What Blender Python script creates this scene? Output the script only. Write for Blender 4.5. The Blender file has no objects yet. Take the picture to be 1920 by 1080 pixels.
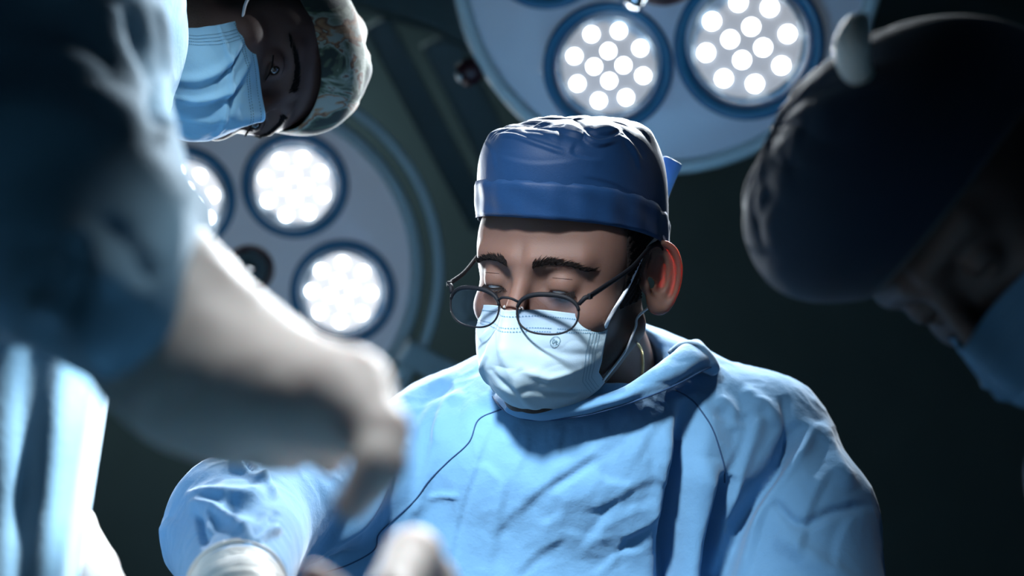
import bpy, bmesh, math, random
import numpy as np
from mathutils import Matrix, Vector
from mathutils.bvhtree import BVHTree

random.seed(7)
sc = bpy.context.scene
COL = sc.collection
FPX = 2667.0
R = math.radians

# ------------------------------------------------------------------ camera
CAM_Z, PITCH = 1.15, 15.0
W = Matrix.Translation((0, 0, CAM_Z)) @ Matrix.Rotation(R(PITCH), 4, 'X')   # room frame leaning with the camera
cam_d = bpy.data.cameras.new('camera')
cam = bpy.data.objects.new('camera', cam_d)
COL.objects.link(cam)
cam_d.sensor_width = 36.0
cam_d.lens = FPX * 36.0 / 1920.0
cam.matrix_world = W @ Matrix.Rotation(R(90), 4, 'X')
cam_d.clip_start = 0.05
cam_d.dof.use_dof = True
cam_d.dof.focus_distance = 1.26
cam_d.dof.aperture_fstop = 3.0
sc.camera = cam

# ------------------------------------------------------------------ world and lights
world = bpy.data.worlds.new('world')
sc.world = world
world.use_nodes = True
bg = world.node_tree.nodes['Background']
bg.inputs[0].default_value = (0.16, 0.40, 0.62, 1)
bg.inputs[1].default_value = 0.045
sc.view_settings.view_transform = 'Standard'
sc.view_settings.look = 'None'
sc.view_settings.gamma = 1
sc.view_settings.use_curve_mapping = False
sc.view_settings.exposure = -0.35
LED_STRENGTH = 16.0
POD_WATT = 1.5


def V(px, py, d):
    """point in the leaning frame: x right, y depth, z up"""
    return Vector(((px - 960) / FPX * d, d, -(py - 540) / FPX * d))


def Wv(px, py, d):
    return W @ V(px, py, d)


def area(name, loc, target, size, power, color, spread=180):
    ld = bpy.data.lights.new(name, 'AREA')
    ld.shape = 'DISK'
    ld.size = size
    ld.energy = power
    ld.color = color
    ld.spread = R(spread)
    o = bpy.data.objects.new(name, ld)
    COL.objects.link(o)
    o.location = loc
    o.rotation_euler = (Vector(target) - Vector(loc)).to_track_quat('-Z', 'Y').to_euler()
    return o


# added unseen light from above left, for the chest and mask
area('added_overhead_light', W @ Vector((-0.27, 0.50, 0.78)), Wv(985, 900, 1.28), 0.15, 1.35, (0.88, 0.95, 1.0), 24)
# added narrow light, unseen, brightening the top of the gloved hand
area('added_overhead_light', W @ Vector((0.02, 0.66, 0.95)), W @ Vector((-0.060, 0.61, -0.05)), 0.08, 0.14, (0.92, 0.97, 1.0), 15)
area('added_overhead_light', W @ Vector((0.42, 0.30, 0.75)), W @ V(60, 960, 0.98), 0.05, 0.22, (0.85, 0.95, 1.0), 8)  # added unseen beam, brightening the gown panel at lower left
area('added_overhead_light', W @ Vector((-0.05, 0.95, 0.90)), W @ Vector((-0.29, 1.22, 0.14)), 0.08, 0.24, (0.85, 0.95, 1.0), 19)  # added unseen beam for the assistant's gown edge and mask
# unseen light added below the ceiling behind, to brighten the back wall
area('added_wall_wash', (-0.9, 3.2, 3.15), (-0.5, 4.0, 1.5), 0.6, 11.0, (0.68, 0.93, 1.0), 150)

# ------------------------------------------------------------------ numeric helpers
rng = np.random.default_rng(3)


def A3(v):
    return np.array(v, dtype=np.float32)


def sell(p, c, r):
    q = p - A3(c)
    r = A3(r)
    k0 = np.sqrt(((q / r) ** 2).sum(1)) + 1e-9
    k1 = np.sqrt(((q / (r * r)) ** 2).sum(1)) + 1e-9
    return k0 * (k0 - 1) / k1


def ssph(p, c, r):
    return np.sqrt(((p - A3(c)) ** 2).sum(1)) - r


def scap(p, a, b, ra, rb=None):
    rb = ra if rb is None else rb
    a, b = A3(a), A3(b)
    ab = b - a
    t = np.clip(((p - a) @ ab) / (ab @ ab + 1e-12), 0, 1)
    return np.sqrt(((p - a - t[:, None] * ab) ** 2).sum(1)) - (ra + (rb - ra) * t)


def schain(p, pts, rad, k=0.01):
    d = None
    for i in range(len(pts) - 1):
        c = scap(p, pts[i], pts[i + 1], rad[i], rad[i + 1])
        d = c if d is None else smin(d, c, k)
    return d


def smin(a, b, k):
    h = np.clip(0.5 + 0.5 * (b - a) / k, 0, 1)
    return b * (1 - h) + a * h - k * h * (1 - h)


def smax(a, b, k):
    return -smin(-a, -b, k)


def surfnet(f, lo, hi, h, B=8, margin=1.7):
    """naive surface nets over a sparse grid; returns verts, quads"""
    lo = np.array(lo, float)
    hi = np.array(hi, float)
    nb = np.ceil((hi - lo) / (h * B)).astype(int)
    n = nb * B + 1
    ci = np.stack(np.meshgrid(*[np.arange(k) for k in nb], indexing='ij'), -1).reshape(-1, 3)
    cen = (lo + (ci + 0.5) * h * B).astype(np.float32)
    fv = f(cen)
    G = np.empty(tuple(n), np.float32)
    fill = np.where(fv < 0, -1.0, 1.0).reshape(tuple(nb)).astype(np.float32)
    big = fill.repeat(B, 0).repeat(B, 1).repeat(B, 2)
    G[:-1, :-1, :-1] = big
    G[-1] = 1; G[:, -1] = 1; G[:, :, -1] = 1
    keep = np.abs(fv) < h * B * 0.87 * margin
    ks = ci[keep]
    off = np.stack(np.meshgrid(*[np.arange(B)] * 3, indexing='ij'), -1).reshape(-1, 3)
    step = 1500
    for s in range(0, len(ks), step):
        idx = (ks[s:s + step, None, :] * B + off[None]).reshape(-1, 3)
        G[idx[:, 0], idx[:, 1], idx[:, 2]] = f((lo + idx * h).astype(np.float32))
    G[0] = np.maximum(G[0], 1e-4); G[:, 0] = np.maximum(G[:, 0], 1e-4); G[:, :, 0] = np.maximum(G[:, :, 0], 1e-4)
    ins = G < 0
    cnt = np.zeros(tuple(n - 1), np.int8)
    for a in (0, 1):
        for b in (0, 1):
            for c in (0, 1):
                cnt += ins[a:n[0] - 1 + a, b:n[1] - 1 + b, c:n[2] - 1 + c]
    act = (cnt > 0) & (cnt < 8)
    cells = np.argwhere(act)
    vid = -np.ones(tuple(n - 1), np.int64)
    vid[act] = np.arange(len(cells))
    acc = np.zeros((len(cells), 3)); num = np.zeros(len(cells))
    corners = [(a, b, c) for a in (0, 1) for b in (0, 1) for c in (0, 1)]
    vals = {c: G[cells[:, 0] + c[0], cells[:, 1] + c[1], cells[:, 2] + c[2]] for c in corners}
    for c in corners:
        for ax in range(3):
            if c[ax] == 0:
                e = list(c); e[ax] = 1; e = tuple(e)
                va, vb = vals[c], vals[e]
                m = (va < 0) != (vb < 0)
                t = np.where(m, va / np.where(m, va - vb, 1), 0)
                P = np.array(c, float) + t[:, None] * (np.array(e) - np.array(c))
                acc += P * m[:, None]; num += m
    verts = lo + (cells + acc / np.maximum(num, 1)[:, None]) * h
    quads = []
    for ax in range(3):
        u, v = (ax + 1) % 3, (ax + 2) % 3
        sl0 = [slice(None)] * 3; sl1 = [slice(None)] * 3
        sl0[ax] = slice(0, -1); sl1[ax] = slice(1, None)
        ch = ins[tuple(sl0)] != ins[tuple(sl1)]
        E_ = np.argwhere(ch)
        ok = (E_[:, u] > 0) & (E_[:, v] > 0) & (E_[:, u] < n[u] - 1) & (E_[:, v] < n[v] - 1)
        E_ = E_[ok]
        inside0 = ins[E_[:, 0], E_[:, 1], E_[:, 2]]
        def cell(du, dv):
            c = E_.copy(); c[:, u] += du; c[:, v] += dv
            return vid[c[:, 0], c[:, 1], c[:, 2]]
        q = np.stack([cell(-1, -1), cell(0, -1), cell(0, 0), cell(-1, 0)], 1)
        q[~inside0] = q[~inside0][:, ::-1]
        quads.append(q)
    quads = np.concatenate(quads)
    quads = quads[(quads >= 0).all(1)]
    return verts, quads


def vnormals(v, q):
    fn = np.cross(v[q[:, 2]] - v[q[:, 0]], v[q[:, 3 if q.shape[1] > 3 else 1]] - v[q[:, 1]]) if q.shape[1] > 3 else np.cross(v[q[:, 1]] - v[q[:, 0]], v[q[:, 2]] - v[q[:, 0]])
    N = np.zeros_like(v)
    for k in range(q.shape[1]):
        np.add.at(N, q[:, k], fn)
    return N / (np.linalg.norm(N, axis=1)[:, None] + 1e-12)


def relax(v, q, it=2, lam=0.5):
    e = np.concatenate([q[:, [0, 1]], q[:, [1, 2]], q[:, [2, 3]], q[:, [3, 0]]])
    for _ in range(it):
        s = np.zeros_like(v); c = np.zeros(len(v))
        np.add.at(s, e[:, 0], v[e[:, 1]]); np.add.at(c, e[:, 0], 1)
        np.add.at(s, e[:, 1], v[e[:, 0]]); np.add.at(c, e[:, 1], 1)
        v = v + lam * (s / np.maximum(c, 1)[:, None] - v)
    return v


def vnoise(p, seed=0):
    """smooth value noise in -1..1"""
    i = np.floor(p).astype(np.int64); f = p - i
    f = f * f * (3 - 2 * f)
    out = 0
    for a in (0, 1):
        for b in (0, 1):
            for c in (0, 1):
                h = ((i[:, 0] + a) * 374761393 + (i[:, 1] + b) * 668265263 + (i[:, 2] + c) * 2147483647 + seed * 974634777) & 0xffffffff
                h = ((h ^ (h >> 13)) * 1274126177) & 0xffffffff
                h = h ^ (h >> 16)
                w = (f[:, 0] if a else 1 - f[:, 0]) * (f[:, 1] if b else 1 - f[:, 1]) * (f[:, 2] if c else 1 - f[:, 2])
                out = out + w * ((h & 0xffff) / 32767.5 - 1)
    return out


def dist_poly(P, pts):
    """P (N,2), pts (M,2): unsigned distance, signed side, arclength fraction"""
    pts = np.array(pts, float)
    best = np.full(len(P), 1e9); side = np.zeros(len(P)); arc = np.zeros(len(P))
    seg = np.linalg.norm(np.diff(pts, axis=0), axis=1); cum = np.r_[0, np.cumsum(seg)]
    for i in range(len(pts) - 1):
        a, b = pts[i], pts[i + 1]
        ab = b - a
        t = np.clip(((P - a) @ ab) / (ab @ ab), 0, 1)
        r = P - a - t[:, None] * ab
        d = np.linalg.norm(r, axis=1)
        s = ab[0] * r[:, 1] - ab[1] * r[:, 0]
        m = d < best
        best[m] = d[m]; side[m] = np.sign(s[m]); arc[m] = ((cum[i] + t * seg[i]) / cum[-1])[m]
    return best, side, arc


def catmull(pts, n=8, closed=False):
    pts = [Vector(p) for p in pts]
    out = []
    m = len(pts)
    rngi = range(m if closed else m - 1)
    for i in rngi:
        p1, p2 = pts[i], pts[(i + 1) % m]
        p0 = pts[(i - 1) % m] if (closed or i > 0) else p1 * 2 - p2
        p3 = pts[(i + 2) % m] if (closed or i + 2 < m) else p2 * 2 - p1
        for k in range(n):
            t = k / n
            out.append(0.5 * ((2 * p1) + (p2 - p0) * t + (2 * p0 - 5 * p1 + 4 * p2 - p3) * t * t + (3 * p1 - p0 - 3 * p2 + p3) * t ** 3))
    if not closed:
        out.append(pts[-1])
    return out


# ------------------------------------------------------------------ mesh / object helpers
def mesh_from(name, verts, faces, smooth=True):
    me = bpy.data.meshes.new(name)
    me.from_pydata([tuple(v) for v in verts], [], [tuple(f) for f in faces])
    me.update()
    if smooth:
        me.polygons.foreach_set('use_smooth', [True] * len(me.polygons))
    return me


def mesh_np(name, v, q):
    me = bpy.data.meshes.new(name)
    me.vertices.add(len(v)); me.vertices.foreach_set('co', np.asarray(v, np.float32).ravel())
    k = q.shape[1]
    me.loops.add(len(q) * k); me.loops.foreach_set('vertex_index', q.astype(np.int32).ravel())
    me.polygons.add(len(q)); me.polygons.foreach_set('loop_start', np.arange(0, len(q) * k, k, dtype=np.int32))
    me.update(calc_edges=True)
    me.polygons.foreach_set('use_smooth', [True] * len(q))
    return me


class MB:
    """collects shapes for one mesh"""
    def __init__(s):
        s.v = []; s.f = []; s.m = []
    def add(s, vs, fs, mi=0):
        o = len(s.v)
        s.v += [Vector(x) for x in vs]; s.f += [tuple(i + o for i in f) for f in fs]; s.m += [mi] * len(fs)
    def tube(s, pts, r, n=8, mi=0, cap=True, closed=False, flat=1.0, up=None):
        pts = [Vector(p) for p in pts]
        m = len(pts)
        rr = r if isinstance(r, (list, tuple)) else [r] * m
        vs, fs = [], []
        prev = None
        for i in range(m):
            if closed:
                t = pts[(i + 1) % m] - pts[i - 1]
            else:
                t = pts[min(i + 1, m - 1)] - pts[max(i - 1, 0)]
            t.normalize()
            if up is not None:
                a = Vector(up) - t * Vector(up).dot(t)
            elif prev is None:
                a = t.orthogonal()
            else:
                a = prev - t * prev.dot(t)
            a.normalize(); prev = a
            b = t.cross(a)
            for k in range(n):
                th = 2 * math.pi * k / n
                vs.append(pts[i] + (a * math.cos(th) * flat + b * math.sin(th)) * rr[i])
        seg = m if closed else m - 1
        for i in range(seg):
            for k in range(n):
                j = (i + 1) % m
                fs.append((i * n + k, i * n + (k + 1) % n, j * n + (k + 1) % n, j * n + k))
        if cap and not closed:
            fs.append(tuple(range(n))[::-1]); fs.append(tuple((m - 1) * n + k for k in range(n)))
        s.add(vs, fs, mi); return s
    def box(s, c, size, rot=None, mi=0, bev=0.0):
        hx, hy, hz = [x / 2 for x in size]
        bm = bmesh.new()
        bmesh.ops.create_cube(bm, size=1)
        for v in bm.verts:
            v.co = Vector((v.co.x * size[0], v.co.y * size[1], v.co.z * size[2]))
        if bev:
            bmesh.ops.bevel(bm, geom=bm.edges[:], offset=bev, segments=3, affect='EDGES', profile=0.7)
        bm.verts.ensure_lookup_table()
        M = (rot if rot is not None else Matrix.Identity(3))
        vs = [Vector(c) + M @ v.co for v in bm.verts]
        fs = [[v.index for v in f.verts] for f in bm.faces]
        bm.free()
        s.add(vs, fs, mi); return s
    def beam(s, a, b, w, t, bev=0.004, mi=0, up=(0, 0, 1)):
        a, b = Vector(a), Vector(b)
        y = (b - a).normalized(); x = y.cross(Vector(up)).normalized(); z = x.cross(y)
        M = Matrix((x, y, z)).transposed()
        return s.box((a + b) / 2, (w, (b - a).length, t), M, mi, bev)
    def lathe(s, prof, n=64, axis='Y', mi=0, M=None, closed_prof=False):
        vs, fs = [], []
        m = len(prof)
        for k in range(n):
            th = 2 * math.pi * k / n
            for (r, h) in prof:
                p = Vector((r * math.cos(th), h, r * math.sin(th))) if axis == 'Y' else Vector((r * math.cos(th), r * math.sin(th), h))
                vs.append(M @ p if M else p)
        for k in range(n):
            j = (k + 1) % n
            for i in range(m - 1 + (1 if closed_prof else 0)):
                i2 = (i + 1) % m
                fs.append((k * m + i, j * m + i, j * m + i2, k * m + i2))
        s.add(vs, fs, mi); return s
    def grid(s, P, closed_u=False, mi=0):
        nu = len(P); nv = len(P[0])
        vs = [p for row in P for p in row]; fs = []
        for i in range(nu - (0 if closed_u else 1)):
            j = (i + 1) % nu
            for k in range(nv - 1):
                fs.append((i * nv + k, j * nv + k, j * nv + k + 1, i * nv + k + 1))
        s.add(vs, fs, mi); return s
    def mesh(s, name, smooth=True):
        me = mesh_from(name, s.v, s.f, smooth)
        me.polygons.foreach_set('material_index', s.m)
        return me


WM = {}   # world matrices of linked objects


def link(name, me, mats, parent=None, M=None, kind=None):
    """M = world matrix of the mesh coordinates"""
    M = M or Matrix.Identity(4)
    o = bpy.data.objects.new(name, me)
    COL.objects.link(o)
    if me is not None:
        me.materials.clear()
        for m in (mats if isinstance(mats, (list, tuple)) else [mats]):
            me.materials.append(m)
    if parent:
        o.parent = parent
        o.matrix_basis = WM[parent.name].inverted() @ M
    else:
        o.matrix_basis = M
    WM[o.name] = M
    if kind: o['kind'] = kind
    return o


def thing(name, label, cat, loc, group=None):
    o = link(name, None, None, None, Matrix.Translation(loc))
    o.empty_display_size = 0.1
    o['label'] = label; o['category'] = cat
    if group: o['group'] = group
    return o


def tag(o, label, cat, group=None):
    o['label'] = label; o['category'] = cat
    if group: o['group'] = group
    return o


def mod(o, typ, **kw):
    m = o.modifiers.new(typ.lower(), typ)
    for k, v in kw.items():
        setattr(m, k, v)
    return m


# ------------------------------------------------------------------ materials
def mat(name, color, rough=0.6, metal=0.0, sheen=0.0, sss=0.0, sss_r=(1, .3, .15), sss_scale=0.01, bump=None, spec=0.5,
        coat=0.0, trans=0.0, emis=None, estr=0.0, alpha=1.0, ior=1.45, var=0.0):
    m = bpy.data.materials.new(name); m.use_nodes = True
    nt = m.node_tree; b = nt.nodes['Principled BSDF']
    b.inputs['Base Color'].default_value = (*color, 1)
    b.inputs['Roughness'].default_value = rough
    b.inputs['Metallic'].default_value = metal
    b.inputs['Specular IOR Level'].default_value = spec
    b.inputs['IOR'].default_value = ior
    if sheen:
        b.inputs['Sheen Weight'].default_value = sheen
        b.inputs['Sheen Roughness'].default_value = 0.45
    if sss:
        b.inputs['Subsurface Weight'].default_value = sss
        b.inputs['Subsurface Radius'].default_value = sss_r
        b.inputs['Subsurface Scale'].default_value = sss_scale
    if coat: b.inputs['Coat Weight'].default_value = coat
    if trans: b.inputs['Transmission Weight'].default_value = trans
    if emis:
        b.inputs['Emission Color'].default_value = (*emis, 1)
        b.inputs['Emission Strength'].default_value = estr
    b.inputs['Alpha'].default_value = alpha
    N, Lk = nt.nodes, nt.links
    if bump or var:
        tc = N.new('ShaderNodeTexCoord')
    if bump:
        last = None
        for (kind, scale, strength, distn) in bump:
            if kind == 'weave':
                mp = N.new('ShaderNodeMapping'); mp.inputs['Rotation'].default_value = (0.3, 0.2, 0.78)
                Lk.new(tc.outputs['Object'], mp.inputs[0])
                t = N.new('ShaderNodeTexWave'); t.inputs['Scale'].default_value = scale; t.inputs['Distortion'].default_value = 1.5
                t.inputs['Detail'].default_value = 1
                Lk.new(mp.outputs[0], t.inputs[0]); out = t.outputs['Fac']
            else:
                t = N.new('ShaderNodeTexNoise'); t.inputs['Scale'].default_value = scale; t.inputs['Detail'].default_value = 5
                Lk.new(tc.outputs['Object'], t.inputs['Vector']); out = t.outputs['Fac']
            bp = N.new('ShaderNodeBump'); bp.inputs['Strength'].default_value = strength; bp.inputs['Distance'].default_value = distn
            Lk.new(out, bp.inputs['Height'])
            if last: Lk.new(last.outputs[0], bp.inputs['Normal'])
            last = bp
        Lk.new(last.outputs[0], b.inputs['Normal'])
    if var:
        t = N.new('ShaderNodeTexNoise'); t.inputs['Scale'].default_value = 6; t.inputs['Detail'].default_value = 6
        Lk.new(tc.outputs['Object'], t.inputs['Vector'])
        mr = N.new('ShaderNodeMapRange'); mr.inputs[3].default_value = 1 - var; mr.inputs[4].default_value = 1 + var
        Lk.new(t.outputs['Fac'], mr.inputs[0])
        mx = N.new('ShaderNodeMix'); mx.data_type = 'RGBA'; mx.blend_type = 'MULTIPLY'; mx.inputs[0].default_value = 1
        mx.inputs[6].default_value = (*color, 1)
        Lk.new(mr.outputs[0], mx.inputs[7]); Lk.new(mx.outputs[2], b.inputs['Base Color'])
    return m


def skin_mat(name, color, dark, sss=0.35, scale=0.012):
    """skin whose beard / hair shadow comes from the 'hairmask' attribute"""
    m = mat(name, color, 0.62, spec=0.3, sss=sss, sss_r=(1.0, 0.36, 0.14), sss_scale=scale, bump=[('noise', 900, 0.25, 0.0006), ('noise', 140, 0.15, 0.001)])
    nt = m.node_tree; b = nt.nodes['Principled BSDF']
    at = nt.nodes.new('ShaderNodeAttribute'); at.attribute_name = 'hairmask'
    tc = nt.nodes.new('ShaderNodeTexCoord')
    no = nt.nodes.new('ShaderNodeTexNoise'); no.inputs['Scale'].default_value = 700; no.inputs['Detail'].default_value = 2
    nt.links.new(tc.outputs['Object'], no.inputs['Vector'])
    mr = nt.nodes.new('ShaderNodeMapRange'); mr.inputs[1].default_value = 0.35; mr.inputs[2].default_value = 0.6
    mr.inputs[3].default_value = 0.75; mr.inputs[4].default_value = 1.0
    nt.links.new(no.outputs['Fac'], mr.inputs[0])
    mu = nt.nodes.new('ShaderNodeMath'); mu.operation = 'MULTIPLY'
    nt.links.new(at.outputs['Fac'], mu.inputs[0]); nt.links.new(mr.outputs[0], mu.inputs[1])
    mx = nt.nodes.new('ShaderNodeMix'); mx.data_type = 'RGBA'
    mx.inputs[6].default_value = (*color, 1); mx.inputs[7].default_value = (*dark, 1)
    nt.links.new(mu.outputs[0], mx.inputs[0]); nt.links.new(mx.outputs[2], b.inputs['Base Color'])
    return m


def cloth_through(m, color, amt):
    """thin cloth lets a little light through"""
    nt = m.node_tree
    b = nt.nodes['Principled BSDF']; out = nt.nodes['Material Output']
    tr = nt.nodes.new('ShaderNodeBsdfTranslucent'); tr.inputs[0].default_value = (*color, 1)
    mx = nt.nodes.new('ShaderNodeMixShader'); mx.inputs[0].default_value = amt
    nt.links.new(b.outputs[0], mx.inputs[1]); nt.links.new(tr.outputs[0], mx.inputs[2]); nt.links.new(mx.outputs[0], out.inputs[0])
    return m


M_wall = mat('wall_paint', (0.08, 0.115, 0.12), 0.85, bump=[('noise', 30, 0.1, 0.01)], var=0.15)
M_ceil = mat('ceiling_paint', (0.06, 0.08, 0.08), 0.9, bump=[('noise', 20, 0.1, 0.01)])
M_floor = mat('floor_vinyl', (0.05, 0.08, 0.09), 0.35, bump=[('noise', 60, 0.05, 0.002)])
M_gown = mat('gown_cotton', (0.125, 0.285, 0.475), 0.85, sheen=0.3, bump=[('noise', 420, 0.22, 0.0008), ('noise', 28, 0.28, 0.008)], spec=0.2)
M_gown_dark = mat('gown_seam_thread', (0.02, 0.06, 0.14), 0.9)
M_gownA = mat('gown_light_cotton', (0.27, 0.47, 0.64), 0.85, sheen=0.25, bump=[('noise', 300, 0.2, 0.001), ('noise', 18, 0.35, 0.012)], spec=0.2)
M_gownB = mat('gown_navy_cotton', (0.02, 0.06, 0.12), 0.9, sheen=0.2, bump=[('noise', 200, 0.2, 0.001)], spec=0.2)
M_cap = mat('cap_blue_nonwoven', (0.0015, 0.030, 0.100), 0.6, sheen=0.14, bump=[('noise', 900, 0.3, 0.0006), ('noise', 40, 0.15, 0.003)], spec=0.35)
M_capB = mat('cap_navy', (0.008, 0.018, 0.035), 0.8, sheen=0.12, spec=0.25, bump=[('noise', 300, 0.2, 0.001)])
M_tie = mat('cap_tie_blue', (0.20, 0.42, 0.75), 0.6, sheen=0.2, bump=[('noise', 400, 0.2, 0.001)])
M_mask = cloth_through(mat('mask_pale_blue', (0.39, 0.515, 0.59), 0.75, sheen=0.1, bump=[('noise', 900, 0.25, 0.0006), ('noise', 60, 0.12, 0.004)], spec=0.3), (0.6, 0.8, 0.9), 0.2)
M_maskA = cloth_through(mat('mask_blue', (0.34, 0.62, 0.80), 0.75, bump=[('noise', 900, 0.25, 0.0006), ('noise', 50, 0.2, 0.005)], spec=0.3), (0.35, 0.65, 0.9), 0.35)
M_maskB = mat('mask_shaded_blue', (0.07, 0.16, 0.25), 0.8)  # deep shade on this figure put into the mask colour
M_skinB = mat('skin_shadowed', (0.05, 0.03, 0.025), 0.6)  # skin colour darkened to stand in for the shade
M_dot = mat('mask_weld_dots', (0.10, 0.22, 0.32), 0.7)
M_print = mat('mask_print_ink', (0.10, 0.20, 0.24), 0.7)
M_loop = mat('ear_loop_elastic', (0.62, 0.66, 0.72), 0.7, bump=[('noise', 900, 0.2, 0.0005)])
M_skin = skin_mat('skin_surgeon', (0.120, 0.066, 0.052), (0.025, 0.017, 0.015), 0.6, 0.017)
M_skinA = skin_mat('skin_assistant', (0.085, 0.047, 0.040), (0.012, 0.009, 0.008), 0.2)
M_hair = mat('hair_black', (0.008, 0.006, 0.006), 0.8, bump=[('noise', 500, 0.6, 0.002)], spec=0.12)
M_eye = mat('eye_white', (0.55, 0.5, 0.48), 0.15, coat=1.0)
M_iris = mat('iris_dark', (0.02, 0.012, 0.008), 0.08, coat=1.0)
M_frame = mat('glasses_black_metal', (0.006, 0.007, 0.010), 0.6, metal=0.0, spec=0.15)
M_gold = mat('necklace_gold', (0.75, 0.5, 0.25), 0.25, metal=1.0)
M_silic = mat('nose_pad', (0.5, 0.5, 0.5), 0.2, trans=0.6)
M_latex = mat('glove_latex', (0.60, 0.56, 0.535), 0.5, sss=0.35, sss_r=(1, .35, .25), sss_scale=0.02, bump=[('noise', 80, 0.25, 0.003)], spec=0.35)
M_latexC = mat('glove_latex_cuff', (0.66, 0.63, 0.58), 0.5, bump=[('noise', 90, 0.2, 0.002)], spec=0.35)
M_plate = mat('lamp_front_plate_faint_glow', (0.42, 0.52, 0.62), 0.35, bump=[('noise', 50, 0.03, 0.002)], coat=0.3, emis=(0.66, 0.79, 0.9), estr=0.06)  # faint self-glow added so the plate looks lit
M_plate2 = mat('lamp_front_plate_strong_glow', (0.50, 0.58, 0.66), 0.35, bump=[('noise', 50, 0.03, 0.002)], coat=0.3, emis=(0.70, 0.80, 0.9), estr=0.13)  # stronger self-glow and paler colour paint this plate as more lit
M_rim = mat('lamp_edge_bumper', (0.55, 0.64, 0.64), 0.3, coat=0.5)
M_back = mat('lamp_back_shell', (0.25, 0.30, 0.33), 0.4)
M_cup = mat('lamp_pod_cup', (0.018, 0.14, 0.28), 0.25, coat=0.5)
M_lens = mat('lamp_lens_plate', (0.25, 0.26, 0.28), 0.3, emis=(0.85, 0.9, 1.0), estr=0.46)
M_lens_bright = mat('lamp_lens_plate_bright', (0.3, 0.31, 0.33), 0.3, emis=(0.9, 0.93, 1.0), estr=1.15)
M_bezel = mat('lamp_lens_bezel', (0.35, 0.42, 0.47), 0.2, metal=0.6)
M_handle = mat('lamp_handle_dark_red', (0.035, 0.010, 0.014), 0.4)
M_steel = mat('steel_grey', (0.30, 0.36, 0.36), 0.35, metal=0.5)
M_chrome = mat('chrome', (0.75, 0.8, 0.85), 0.12, metal=1.0)
M_arm = mat('lamp_arm_grey', (0.16, 0.21, 0.215), 0.45)
M_drape = mat('drape_blue', (0.20, 0.42, 0.60), 0.85, sheen=0.3, bump=[('noise', 40, 0.3, 0.006)])
M_drapeW = mat('drape_white', (0.62, 0.66, 0.70), 0.85, sheen=0.2, bump=[('noise', 40, 0.3, 0.006)])
M_shoe = mat('clog_rubber', (0.03, 0.03, 0.035), 0.5)

M_led = bpy.data.materials.new('led_light'); M_led.use_nodes = True
nt = M_led.node_tree; nt.nodes.clear()
em = nt.nodes.new('ShaderNodeEmission'); em.inputs[0].default_value = (0.90, 0.96, 1.0, 1); em.inputs[1].default_value = LED_STRENGTH
ou = nt.nodes.new('ShaderNodeOutputMaterial'); nt.links.new(em.outputs[0], ou.inputs[0])

# clear lens of the eyeglasses
M_glass = bpy.data.materials.new('eyeglass_lens'); M_glass.use_nodes = True
nt = M_glass.node_tree; nt.nodes.clear()
gt = nt.nodes.new('ShaderNodeBsdfTransparent'); gt.inputs[0].default_value = (0.86, 0.87, 0.93, 1)
gg = nt.nodes.new('ShaderNodeBsdfGlossy'); gg.inputs[1].default_value = 0.05; gg.inputs[0].default_value = (0.5, 0.55, 0.65, 1)
fr = nt.nodes.new('ShaderNodeFresnel'); fr.inputs[0].default_value = 1.5
mxs = nt.nodes.new('ShaderNodeMixShader'); ou = nt.nodes.new('ShaderNodeOutputMaterial')
mxs.inputs[0].default_value = 0.05; nt.links.new(gt.outputs[0], mxs.inputs[1]); nt.links.new(gg.outputs[0], mxs.inputs[2]); nt.links.new(mxs.outputs[0], ou.inputs[0])

# printed cotton of the assistant's cap
M_print_cap = mat('cap_printed_cotton', (0.4, 0.42, 0.36), 0.8, sheen=0.2, bump=[('noise', 600, 0.3, 0.0008), ('noise', 35, 0.3, 0.005)])
nt = M_print_cap.node_tree; b_ = nt.nodes['Principled BSDF']
tc = nt.nodes.new('ShaderNodeTexCoord')
mp = nt.nodes.new('ShaderNodeMapping'); mp.inputs['Scale'].default_value = (1.0, 1.0, 0.55)
nz = nt.nodes.new('ShaderNodeTexNoise'); nz.inputs['Scale'].default_value = 30; nz.inputs['Detail'].default_value = 4; nz.inputs['Distortion'].default_value = 1.2
cr = nt.nodes.new('ShaderNodeValToRGB'); cr.color_ramp.interpolation = 'EASE'
el = cr.color_ramp.elements
el[0].position = 0.0; el[0].color = (0.012, 0.020, 0.016, 1)
el[1].position = 1.0; el[1].color = (0.26, 0.28, 0.24, 1)
for pos, c in ((0.42, (0.012, 0.018, 0.014, 1)), (0.465, (0.05, 0.07, 0.04, 1)), (0.495, (0.14, 0.16, 0.12, 1)), (0.53, (0.22, 0.24, 0.20, 1)), (0.555, (0.10, 0.04, 0.02, 1)), (0.585, (0.22, 0.11, 0.05, 1)), (0.64, (0.22, 0.23, 0.2, 1))):
    e = el.new(pos); e.color = c
nt.links.new(tc.outputs['Object'], mp.inputs[0]); nt.links.new(mp.outputs[0], nz.inputs['Vector']); nt.links.new(nz.outputs['Fac'], cr.inputs[0])
nt.links.new(cr.outputs[0], b_.inputs['Base Color'])

# ------------------------------------------------------------------ room shell
def slab(name, c, size, m):
    me = MB().box((0, 0, 0), size).mesh(name, False)
    return link(name, me, m, None, Matrix.Translation(c), 'structure')


slab('floor', (0, 1.0, -0.05), (6.2, 7.2, 0.1), M_floor)
slab('ceiling', (0, 1.0, 3.25), (6.2, 7.2, 0.1), M_ceil)
slab('wall_back', (0, 4.1, 1.6), (6.2, 0.1, 3.2), M_wall)
slab('wall_left', (-3.05, 1.0, 1.6), (0.1, 6.1, 3.2), M_wall)
slab('wall_right', (3.05, 1.0, 1.6), (0.1, 6.1, 3.2), M_wall)
slab('baseboard_back', (0, 4.035, 0.06), (6.0, 0.03, 0.12), M_ceil)


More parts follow.
